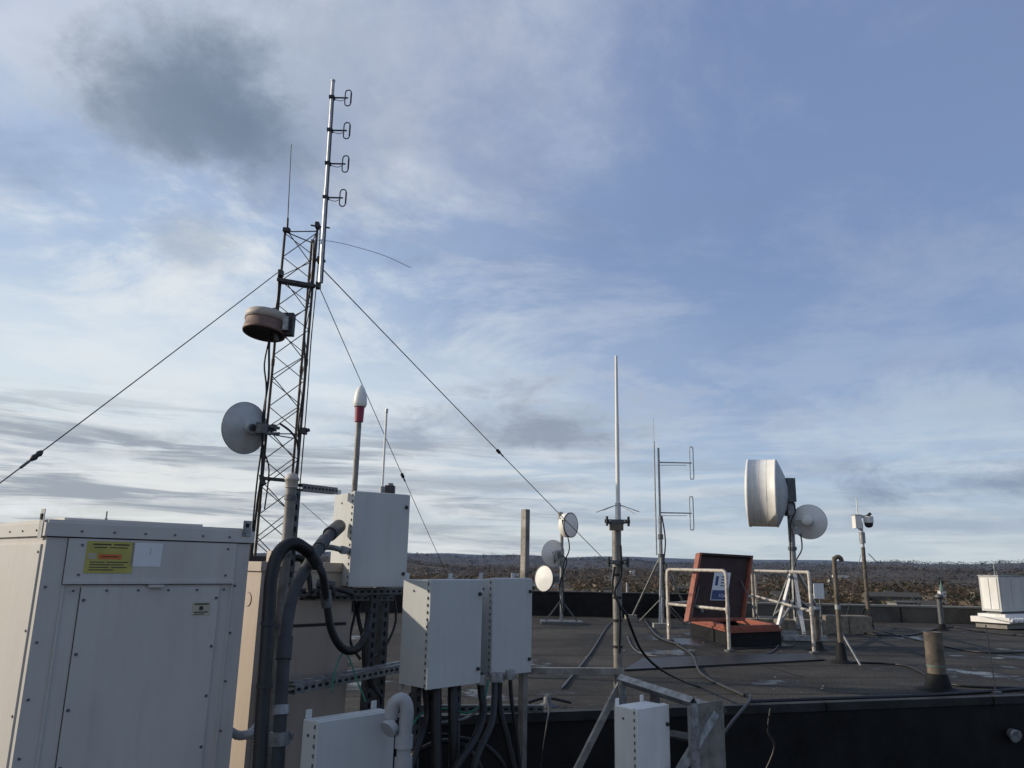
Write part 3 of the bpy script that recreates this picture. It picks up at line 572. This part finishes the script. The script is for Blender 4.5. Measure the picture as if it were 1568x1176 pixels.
# ---------------- camera mast ----------------
b=B();Y=15.;p=P(1325,880,Y);z=lambda v:P(1323,v,Y).z
b.cyl((p.x,p.y,0),(p.x,p.y,z(838)),.035,"vent_pipe");b.cyl((p.x,p.y,z(838)),(p.x,p.y,z(800)),.03,"alu");b.cyl((p.x-.05,p.y,z(812)),(p.x-.05,p.y,z(762)),.013,"radome_white",r1=.009)
q=P(1313,800,Y-.05); b.box(q.x-.07,q.x+.05,q.y-.08,q.y+.08,q.z-.11,q.z+.13,"white_paint"); b.box(q.x-.075,q.x+.055,q.y-.085,q.y+.085,q.z+.13,q.z+.145,"galv")
q=P(1330,799,Y-.05); b.cyl(q+Vector((0,0,-.02)),q+Vector((0,0,.1)),.09,"white_paint",n=20); b.lathe(q+Vector((0,0,-.02)),(0,0,-1),[(.08,0),(.075,.05),(.045,.085),(0,.095)],"ink",20); b.bar(q+Vector((0,0,.1)),(p.x,p.y,q.z+.1),.05,.05,"galv"); b.cyl(q+Vector((-.02,0,.1)),q+Vector((.05,0,.16)),.03,"dark_steel")
b.cyl((p.x,p.y,z(832)),(p.x,p.y,z(815)),.055,"galv")
for g in((1310,958),(1338,962)): gg=G(*g); b.cyl((p.x,p.y,.5),gg,.014,"dark_steel",n=8)
b.build("security_camera_mast",.0)
guy(P(1330,848,15.0),G(1432,950),(),.009,"alu"); guy(P(1318,850,15.0),G(1292,960),(),.005,"galv")
b=B(); g=G(1289,1015); Y=g.y; zt=P(1280,860,Y).z
b.tube([Vector((g.x,Y,0)),Vector((g.x,Y,.5)),Vector((g.x,Y,zt-.03)),Vector((g.x+.012,Y,zt+.035)),Vector((g.x+.05,Y,zt+.06)),Vector((g.x+.085,Y,zt+.04)),Vector((g.x+.095,Y,zt-.0))],.028,"vent_pipe",n=14); b.cyl((g.x,Y,zt*.52),(g.x,Y,zt*.57),.035,"galv")
b.lathe((g.x,Y,0),(0,0,1),[(.14,.003),(.13,.015),(.07,.04),(.05,.22),(.03,.24)],"parapet_black",20)
b.bar((g.x+.03,Y,.35),G(1318,1019),.02,.015,"galv"); b.build("gooseneck_vent")
b=B(); g=G(1249,1000); b.cyl((g.x+.18,g.y+.4,0),(g.x+.18,g.y+.4,.55),.05,"vent_pipe"); b.lathe((g.x+.18,g.y+.4,0),(0,0,1),[(.15,.003),(.1,.03),(.07,.12)],"parapet_black",20); b.lathe((g.x+.18,g.y+.4,.55),(0,0,1),[(.05,-.02),(.08,.0),(.07,.03),(0,.05)],"galv",20); b.build("vent_pipe")
b=B(); g=G(1437,1056); Y=g.y; zt=P(1433,968,Y).z
b.cyl((g.x,Y,0),(g.x,Y,zt),.083,"vent_pipe",n=28,caps=False); b.lathe((g.x,Y,zt),(0,0,1),[(.083,0),(.078,.004),(.074,0),(.074,-.2),(0,-.2)],"vent_pipe",28)
b.lathe((g.x,Y,0),(0,0,1),[(.22,.003),(.19,.012),(.12,.03),(.1,.13),(.088,.15)],"parapet_black",24); b.cyl((g.x,Y,zt*.40),(g.x,Y,zt*.425),.087,"green_copper",n=24); b.cyl((g.x,Y,zt*.2),(g.x,Y,zt*.23),.089,"galv",n=24)
b.build("plumbing_vent")
b=B(); g=G(1443,965); b.cyl((g.x,g.y,0),(g.x,g.y,.6),.05,"galv_dark"); b.lathe((g.x,g.y,.6),(0,0,1),[(.05,0),(.08,.0),(.08,.06),(0,.1)],"galv_dark",16); b.lathe((g.x,g.y,0),(0,0,1),[(.16,.003),(.1,.03),(.06,.12)],"parapet_black",20); b.build("vent_pipe")
b=B(); g=G(1525,1062); b.cyl(g,g+Vector((-.02,0,.62)),.006,"galv_dark"); b.cyl(g,g+Vector((0,0,.02)),.05,"galv_dark"); b.build("ground_rod")
# right-hand unit: grey cabinet above a separate white base
g=G(1527,964); zt=P(1502,882,g.y).z; zb=P(1502,936,g.y).z
c=P(1530,900,g.y); AH=math.radians(32)
h=B((c.x,c.y,0),AH)
d_=ext(c,AH+math.pi/2,1500,900)
h.box(0,1.3,0,d_,zb,zt,"enclosure_paint"); h.box(-.015,1.315,-.015,d_+.015,zt,zt+.02,"galv")
for x in(.05,.48,.91): h.box(x,x+.36,-.010,0,zb+.05,zt-.05,"hvac_paint")
h.box(-.010,0,.04,d_*.48,zb+.04,zt-.04,"white_paint"); h.box(-.010,0,d_*.52,d_-.04,zb+.04,zt-.04,"white_paint")
h.cyl((.5,.3,zt+.02),(.5,.3,zt+.25),.012,"galv"); h.cyl((.2,.1,zt+.02),(.2,.1,zt+.1),.02,"galv_dark")
h.box(.05,1.2,.05,d_-.05,.30,zb-.001,"galv_dark")
h.box(-.12,1.5,-.12,d_+.1,.02,.13,"concrete"); h.box(-.2,1.6,-.22,d_+.15,.131,.24,"white_paint"); h.box(-.1,1.5,-.1,d_+.05,.241,.30,"white_paint")
for k in range(9): x=-.18+k*.2; h.tube([(x,-.235,.15),(x+.05,-.25,.21),(x+.12,-.24,.16),(x+.19,-.235,.22)],.03,"white_paint",n=8)
h.build("rooftop_air_handler",.012)
b=B()
a=G(1375,947);c=G(1475,956); b.box(a.x,c.x,a.y,a.y+.5,.05,.36,"gauge"); b.box(a.x-.02,c.x+.02,a.y-.02,a.y+.52,.36,.385,"far_wall")
for i in range(4): x=a.x+(c.x-a.x)*(i+.5)/4; b.box(x-.02,x+.02,a.y-.012,a.y,.05,.36,"galv_dark"); b.box(x-.05,x+.05,a.y+.1,a.y+.4,.002,.05,"galv_dark")
b.build("air_duct",.006)
b=B(); e=edge(G(1552,1070).x); p=P(1552,1125,e.y-.12)
b.lathe(p,Vector((.1,-.95,-.25)),[(0,-.07),(.03,-.06),(.045,-.02),(.055,.02),(.057,.03),(.05,.032),(0,.02)],"galv",24); b.bar(p,p+Vector((.0,.1,.03)),.03,.03,"galv_dark"); b.box(p.x-.04,p.x+.04,p.y+.06,p.y+.075,p.z-.03,p.z+.09,"galv_dark"); b.build("flood_light")
def deckcable(pts,r,m="rubber"):
    b=B(); b.tube([G(u,v)+Vector((0,0,r+.002)) for u,v in pts],r,m,n=8,smooth=6); b.build("roof_cable")
deckcable([(1145,1078),(1250,1074),(1370,1070),(1450,1066),(1568,1058)],.016)
deckcable([(1300,1016),(1380,1020),(1428,1040),(1470,1052),(1568,1056)],.012)
deckcable([(860,1056),(905,1000),(930,960),(945,948)],.010,"galv_dark")
deckcable([(1030,985),(1060,1005),(1075,1035),(1140,1068)],.014,"dark_steel")
deckcable([(1332,962),(1420,985),(1500,1000),(1568,1000)],.012)
deckcable([(985,948),(1005,975),(1040,990)],.02)
deckcable([(1197,970),(1180,1000),(1090,1006),(985,1003),(960,975)],.008,"galv_dark")
deckcable([(1300,968),(1380,975),(1450,962),(1500,968),(1568,975)],.014)
b=B(); b.tube([G(1150,1070)+Vector((0,0,.03)),edge(G(1138,1083).x)+nrm*.1+Vector((0,0,.04)),P(1118,1110,6.1),P(1095,1150,6.0),P(1085,1200,6.0)],.012,"dark_steel"); b.tube([P(1180,1085,6.3),P(1176,1120,6.3),P(1186,1145,6.3),P(1170,1185,6.3)],.009,"rubber"); b.build("drain_pipe")
b=B(); g=G(838,1082); b.lathe(g,(0,0,1),[(.08,.004),(.06,.02),(.03,.03),(.03,.07),(0,.08)],"galv_dark",16); b.tube([g+Vector((-.15,.05,.02)),g+Vector((0,.1,.05)),g+Vector((.2,.08,.02))],.012,"rubber"); b.tube([g+Vector((0,0,.06)),g+Vector((0,-.25,.02)),P(838,1105,6.0),P(830,1160,6.0),P(826,1200,6.0)],.006,"dark_steel"); b.build("roof_drain")
b=B()
for i in range(130):
    g=G(random.uniform(560,1560),random.uniform(948,1070)); s_=random.uniform(.004,.014)
    b.lathe(g+Vector((0,0,.001)),(random.uniform(-.3,.3),random.uniform(-.3,.3),1),[(0,0),(s_,.003),(s_*.8,s_*.5),(0,s_*.7)],random.choice(["concrete","gauge","tan_block"]),5,False)
b.build("roof_gravel_debris")
# ---------------- terrain, trees, houses ----------------
def fn(az): return .5*math.sin(az*3.1+1)+.3*math.sin(az*7.3+2)+.2*math.sin(az*17+.5)+.1*math.sin(az*41)
def sm(a,b_,x): t=min(1,max(0,(x-a)/(b_-a))); return t*t*(3-2*t)
def tz(x,y):
    r_=math.hypot(x,y);az=math.atan2(x,y)
    z=-31+sm(500,1500,r_)*(6+6*math.sin(az*9+r_*.004)); z+=sm(1500,2200,r_)*(14+14*fn(az*2.6+3)); z+=sm(2500,3700,r_)*(32+20*fn(az*1.4)); z+=sm(4600,7000,r_)*(42+28*fn(az*1.7+2))
    return z
nr,na=130,360; vs=[(0,0,-31)];
for i in range(nr):
    r_=15*(9500/15)**(i/(nr-1))
    for k in range(na): a_=2*math.pi*k/na; x,y=r_*math.sin(a_),r_*math.cos(a_); vs.append((x,y,tz(x,y)))
fs=[(0,1+(k+1)%na,1+k) for k in range(na)]
for i in range(nr-1):
    for k in range(na): a=1+i*na+k;c=1+i*na+(k+1)%na; fs.append((a,c,c+na,a+na))
HAZE=(.125,.16,.22)  # aerial haze painted into land and tree base colours, stronger with distance
def land_mat(name,attr):
    m=bpy.data.materials.new(name);m.use_nodes=True;nt=m.node_tree;N=nt.nodes;Lk=nt.links;b=N["Principled BSDF"];b.inputs["Roughness"].default_value=1;b.inputs["Specular IOR Level"].default_value=.0
    if attr:
        a=N.new("ShaderNodeAttribute");a.attribute_name="Col";Lk.new(a.outputs["Color"],b.inputs["Base Color"])
        tr=N.new("ShaderNodeBsdfTranslucent");Lk.new(a.outputs["Color"],tr.inputs[0]);ms=N.new("ShaderNodeMixShader")
        ge=N.new("ShaderNodeNewGeometry");vm=N.new("ShaderNodeVectorMath");vm.operation='MULTIPLY_ADD';Lk.new(ge.outputs["Normal"],vm.inputs[0]);vm.inputs[1].default_value=(.45,.45,.45);vm.inputs[2].default_value=(-.2,-.35,.75)
        nn=N.new("ShaderNodeVectorMath");nn.operation='NORMALIZE';Lk.new(vm.outputs[0],nn.inputs[0]);Lk.new(nn.outputs[0],b.inputs["Normal"])
        ms.inputs[0].default_value=.25
        Lk.new(b.outputs[0],ms.inputs[1]);Lk.new(tr.outputs[0],ms.inputs[2]);Lk.new(ms.outputs[0],N["Material Output"].inputs[0])
    else:
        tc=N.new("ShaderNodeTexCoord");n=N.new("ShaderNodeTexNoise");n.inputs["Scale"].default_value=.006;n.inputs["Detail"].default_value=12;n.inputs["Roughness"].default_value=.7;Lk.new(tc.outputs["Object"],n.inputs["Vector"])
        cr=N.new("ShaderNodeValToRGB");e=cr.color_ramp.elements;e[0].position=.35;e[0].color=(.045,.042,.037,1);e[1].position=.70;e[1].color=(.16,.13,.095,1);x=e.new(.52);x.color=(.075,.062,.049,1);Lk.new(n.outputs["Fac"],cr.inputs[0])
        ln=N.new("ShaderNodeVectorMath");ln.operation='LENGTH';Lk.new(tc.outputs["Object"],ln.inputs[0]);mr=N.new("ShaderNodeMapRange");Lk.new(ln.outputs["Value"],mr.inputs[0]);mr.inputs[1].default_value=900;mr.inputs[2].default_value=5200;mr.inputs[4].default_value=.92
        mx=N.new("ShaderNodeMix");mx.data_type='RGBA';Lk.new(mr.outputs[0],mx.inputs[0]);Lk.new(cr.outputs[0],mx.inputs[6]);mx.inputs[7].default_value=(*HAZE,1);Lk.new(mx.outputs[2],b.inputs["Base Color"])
    MATS[name]=m
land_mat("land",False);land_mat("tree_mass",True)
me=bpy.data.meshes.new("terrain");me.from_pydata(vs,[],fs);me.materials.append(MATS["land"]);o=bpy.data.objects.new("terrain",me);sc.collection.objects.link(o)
for pl_ in me.polygons: pl_.use_smooth=True
NT=30000;K=12
V=[];C=[]
for i in range(NT):
    r_=380*(5200/380)**(rng.random()**.8); az=rng.uniform(-.88,.88)
    x,y=r_*math.sin(az),r_*math.cos(az)
    lr=math.log(r_); pz=math.sin(az*23+3*math.sin(lr*5))*math.sin(lr*14+2*math.sin(az*9)); p2=math.sin(az*61+lr*20)*math.sin(lr*33+az*17)
    if pz>.8 and r_<2500 and rng.random()<.7: continue      # clearings
    z0=tz(x,y);H=rng.uniform(7,15)*(1+.2*p2);Wd=H*rng.uniform(.4,.7)*(1+1.0*sm(1500,4000,r_))
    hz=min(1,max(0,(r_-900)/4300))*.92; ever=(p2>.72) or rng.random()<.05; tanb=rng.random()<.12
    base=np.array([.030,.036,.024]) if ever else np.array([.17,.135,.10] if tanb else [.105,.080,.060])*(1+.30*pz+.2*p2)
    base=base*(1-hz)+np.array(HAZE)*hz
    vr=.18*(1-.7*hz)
    for k in range(K):
        t=rng.random();rad=Wd*math.sin(math.pi*(.12+.8*t))**.6*rng.random()**.5;an=rng.uniform(0,6.283)
        cx,cy,cz=x+rad*math.cos(an),y+rad*math.sin(an),z0+H*(.05+.9*t)
        s_=H*.10*rng.uniform(.5,1.2)*(1+.8*hz)
        tr=rng.normal(0,s_,(3,3))
        V+= [(cx+tr[q,0]*1.3,cy+tr[q,1]*1.3,cz+tr[q,2]*.9) for q in range(3)]
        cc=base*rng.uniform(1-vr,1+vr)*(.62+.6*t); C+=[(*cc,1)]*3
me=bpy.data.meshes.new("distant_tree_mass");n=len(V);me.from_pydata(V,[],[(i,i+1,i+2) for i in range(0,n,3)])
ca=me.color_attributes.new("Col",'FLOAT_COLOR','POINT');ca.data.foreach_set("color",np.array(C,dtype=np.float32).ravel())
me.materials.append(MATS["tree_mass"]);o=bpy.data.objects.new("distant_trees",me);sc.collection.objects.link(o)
b=B()
for i in range(130):
    r_=rng.uniform(520,1900);az=rng.uniform(-.8,.8);x,y=r_*math.sin(az),r_*math.cos(az);z0=tz(x,y)+2;w_,d_,hh=rng.uniform(4,8),rng.uniform(4,6),rng.uniform(5,9)
    if rng.random()<.12: w_*=2.5; hh*=1.4
    m=["house_white","wall_brick","concrete","far_wall","gauge","dish_grey"][rng.integers(6)];b.box(x-w_,x+w_,y-d_,y+d_,z0-6,z0+hh,m)
    b.add([(x-w_,y-d_,z0+hh),(x+w_,y-d_,z0+hh),(x+w_,y+d_,z0+hh),(x-w_,y+d_,z0+hh),(x-w_,y,z0+hh+3),(x+w_,y,z0+hh+3)],[(0,1,5,4),(2,3,4,5),(1,2,5),(3,0,4)],"far_wall")
    for k in(-.5,0,.5): b.box(x+k*w_-.6,x+k*w_+.6,y-d_-.1,y-d_,z0+1,z0+2.6,"ink")
b.build("distant_houses")
p=P(1442,905,700); b=B(); zt=P(1442,889,700).z; z0=tz(p.x,p.y)
b.box(p.x-2.5,p.x+2.5,p.y-2.5,p.y+2.5,z0,zt-9,"house_white"); b.box(p.x-2.8,p.x+2.8,p.y-2.8,p.y+2.8,zt-9,zt-8.4,"concrete"); b.lathe((p.x,p.y,zt-8.4),(0,0,1),[(2.4,0),(1.6,2.5),(.9,5),(0,9)],"green_copper",8,False); b.box(p.x-7,p.x+7,p.y+3,p.y+25,z0,z0+9,"far_wall"); b.build("church")
# ---------------- sun & sky ----------------
S_=Vector((-.925,.10,.35)).normalized()
ld=bpy.data.lights.new("sun",'SUN');ld.energy=3.9;ld.angle=math.radians(.6);ld.color=(1,.87,.70);lo=bpy.data.objects.new("sun",ld);sc.collection.objects.link(lo);lo.rotation_euler=S_.to_track_quat('Z','Y').to_euler()
w=bpy.data.worlds.new("World");sc.world=w;w.use_nodes=True;nt=w.node_tree;N=nt.nodes;Lk=nt.links;bg=N["Background"]
try: w.cycles.sampling_method='MANUAL'; w.cycles.sample_map_resolution=256
except Exception: pass
def lk(x,s):
    if isinstance(x,(int,float)): s.default_value=x
    elif isinstance(x,tuple): s.default_value=(*x,1) if len(x)==3 else x
    else: Lk.new(x,s)
def M_(op,a,b_=0,c=0,cl=False):
    n=N.new("ShaderNodeMath");n.operation=op;n.use_clamp=cl;lk(a,n.inputs[0]);lk(b_,n.inputs[1]);lk(c,n.inputs[2]);return n.outputs[0]
def SS(x,a,b_,o0=0,o1=1):
    n=N.new("ShaderNodeMapRange");n.interpolation_type='SMOOTHSTEP';lk(x,n.inputs[0]);n.inputs[1].default_value=a;n.inputs[2].default_value=b_;n.inputs[3].default_value=o0;n.inputs[4].default_value=o1;return n.outputs[0]
def MX(f,a,b_):
    n=N.new("ShaderNodeMix");n.data_type='RGBA';lk(f,n.inputs[0]);lk(a,n.inputs[6]);lk(b_,n.inputs[7]);return n.outputs[2]
def NZ(vec,sc_,det=6,ro=.55,dist=0):
    n=N.new("ShaderNodeTexNoise");Lk.new(vec,n.inputs["Vector"]);n.inputs["Scale"].default_value=sc_;n.inputs["Detail"].default_value=det;n.inputs["Roughness"].default_value=ro;n.inputs["Distortion"].default_value=dist;return n.outputs["Fac"]
def CV(a,b_,c=0):
    n=N.new("ShaderNodeCombineXYZ");lk(a,n.inputs[0]);lk(b_,n.inputs[1]);lk(c,n.inputs[2]);return n.outputs[0]
tc=N.new("ShaderNodeTexCoord");sp=N.new("ShaderNodeSeparateXYZ");Lk.new(tc.outputs["Generated"],sp.inputs[0]);dx,dy,dz=sp.outputs
az=M_('ARCTAN2',dx,dy);el=M_('ARCSINE',dz)
den=M_('ADD',M_('MAXIMUM',dz,0),.12); px=M_('DIVIDE',dx,den);py=M_('DIVIDE',dy,den);pv=CV(px,py)
def ramp(x,st):
    n=N.new("ShaderNodeValToRGB");lk(x,n.inputs[0]);e=n.color_ramp.elements
    while len(e)<len(st): e.new(.5)
    for i,(p_,c_) in enumerate(st): e[i].position=p_; e[i].color=(*c_,1)
    return n.outputs[0]
def s2l(r,g,b_): return tuple(((c/255+.055)/1.055)**2.4 if c>10 else c/3000 for c in(r,g,b_))
zc=M_('MAXIMUM',dz,0)
right=ramp(zc,[(0,s2l(194,207,214)),(.05,s2l(184,201,216)),(.13,s2l(166,188,215)),(.22,s2l(144,167,204)),(.36,s2l(126,149,190)),(.6,s2l(122,143,185)),(1,s2l(100,122,170))])
left=ramp(zc,[(0,s2l(206,211,211)),(.08,s2l(212,218,222)),(.2,s2l(214,227,237)),(.33,s2l(178,199,226)),(.45,s2l(166,187,218)),(.62,s2l(188,200,220)),(1,s2l(160,180,205))])
lf=SS(M_('ADD',az,M_('MULTIPLY',M_('SUBTRACT',NZ(pv,.8,4),.5),.5)),-.48,.36,1,0)
base=MX(lf,right,left)
n1=NZ(pv,1.3,8,.64,.35)
veil=M_('MULTIPLY',SS(n1,.44,.64),M_('ADD',M_('MULTIPLY',lf,.85),.14))
base=MX(veil,base,s2l(228,234,239))
n2=NZ(CV(px,py,3.7),.9,8,.64,.3)
dk=M_('MULTIPLY',SS(n2,.5,.70),M_('ADD',M_('MULTIPLY',lf,.36),.28))
base=MX(dk,base,s2l(128,142,170))
sv=CV(M_('MULTIPLY',az,2.6),M_('MULTIPLY',el,36)); n3=NZ(sv,1.3,7,.62,.6)
band=M_('MULTIPLY',SS(el,.0,.02),SS(el,.21,.12))
n4=NZ(CV(M_('MULTIPLY',az,2.6),M_('MULTIPLY',el,26),5),1.6,7,.62,.5)
base=MX(M_('MULTIPLY',M_('MULTIPLY',SS(n4,.45,.60),band),M_('ADD',M_('MULTIPLY',lf,.55),.3)),base,s2l(230,233,234))
base=MX(M_('MULTIPLY',M_('MULTIPLY',SS(n3,.48,.60),band),M_('ADD',M_('MULTIPLY',lf,.7),.2)),base,s2l(150,160,174))
nb=NZ(CV(M_('MULTIPLY',az,5),M_('MULTIPLY',el,7)),1.6,8,.66,.2)
nf=NZ(CV(M_('MULTIPLY',az,6),M_('MULTIPLY',el,14),2),1.7,8,.64,.3)
def blob(u,v,du,dv,amt,col,base,namp=1.6,lo=.15,hi=1.1,nn=None):
    a0=D(u,v).normalized();A0=math.atan2(a0.x,a0.y);E0=math.asin(a0.z);ra=du/F_;re=dv/F_
    X=M_('DIVIDE',M_('SUBTRACT',az,A0),ra/math.cos(E0));Y_=M_('DIVIDE',M_('SUBTRACT',el,E0),re)
    d=M_('SQRT',M_('ADD',M_('MULTIPLY',X,X),M_('MULTIPLY',Y_,Y_)))
    d=M_('ADD',d,M_('MULTIPLY',M_('SUBTRACT',nn or nb,.5),namp))
    return MX(M_('MULTIPLY',SS(d,lo,hi,1,0),amt),base,col)
base=blob(690,160,260,220,.5,s2l(146,158,190),base)
base=blob(60,60,230,110,.6,s2l(218,223,232),base)
base=blob(400,90,330,200,.4,s2l(205,214,226),base)
base=blob(285,135,210,130,.55,s2l(146,160,180),base,1.8)
base=blob(300,135,165,110,.8,s2l(112,128,150),base,1.6,.1,1.1)
base=blob(370,205,125,75,.75,s2l(114,131,153),base,1.6)
base=blob(230,190,120,60,.45,s2l(130,145,166),base,1.8)
base=blob(300,370,75,55,.5,s2l(150,165,186),base)
base=blob(220,520,420,80,.5,s2l(222,232,240),base,1.8)
base=blob(680,570,240,60,.35,s2l(204,217,230),base,2)
base=blob(830,635,240,85,.6,s2l(202,210,220),base,3.0,.0,1.1,nf)
base=blob(820,640,200,62,.62,s2l(144,155,173),base,3.4,.0,1.1,nf)
base=blob(850,655,110,34,.45,s2l(128,142,164),base,3.2,.0,1.1,nf)
base=blob(620,680,60,24,.5,s2l(142,153,172),base,2.4,.0,1.1,nf)
base=blob(1510,740,190,40,.75,s2l(122,139,168),base,3.2,.0,1.1,nf)
base=blob(1440,805,240,14,.5,s2l(150,165,190),base,2.2,.1,1,nf)
base=blob(1260,715,110,24,.45,s2l(144,160,186),base,2.8,.0,1,nf)
base=blob(1440,640,260,70,.5,s2l(198,213,226),base,2.2)
base=blob(150,665,330,16,.65,s2l(152,162,175),base,2.4,.1,1,nf)
base=blob(250,700,350,14,.5,s2l(158,167,178),base,2.6,.1,1,nf)
base=blob(330,770,300,20,.45,s2l(154,164,177),base,2.6,.1,1,nf)
base=blob(150,815,300,12,.5,s2l(162,170,181),base,2.4,.1,1,nf)
base=blob(700,740,220,14,.5,s2l(160,169,181),base,2.6,.1,1,nf)
sky=N.new("ShaderNodeTexSky");sky.sky_type='NISHITA';sky.sun_disc=False;sky.sun_elevation=math.asin(S_.z);sky.sun_rotation=math.atan2(S_.x,S_.y)%(2*math.pi);sky.air_density=1;sky.dust_density=2
mul=N.new("ShaderNodeMix");mul.data_type='RGBA';mul.blend_type='MULTIPLY';mul.inputs[0].default_value=1;Lk.new(base,mul.inputs[6]);mul.inputs[7].default_value=(10,10,10,1)
fin=MX(.93,sky.outputs[0],mul.outputs[2])
Lk.new(fin,bg.inputs[0]);bg.inputs[1].default_value=.1
sc.view_settings.view_transform='Standard';sc.view_settings.look='None';sc.view_settings.exposure=0
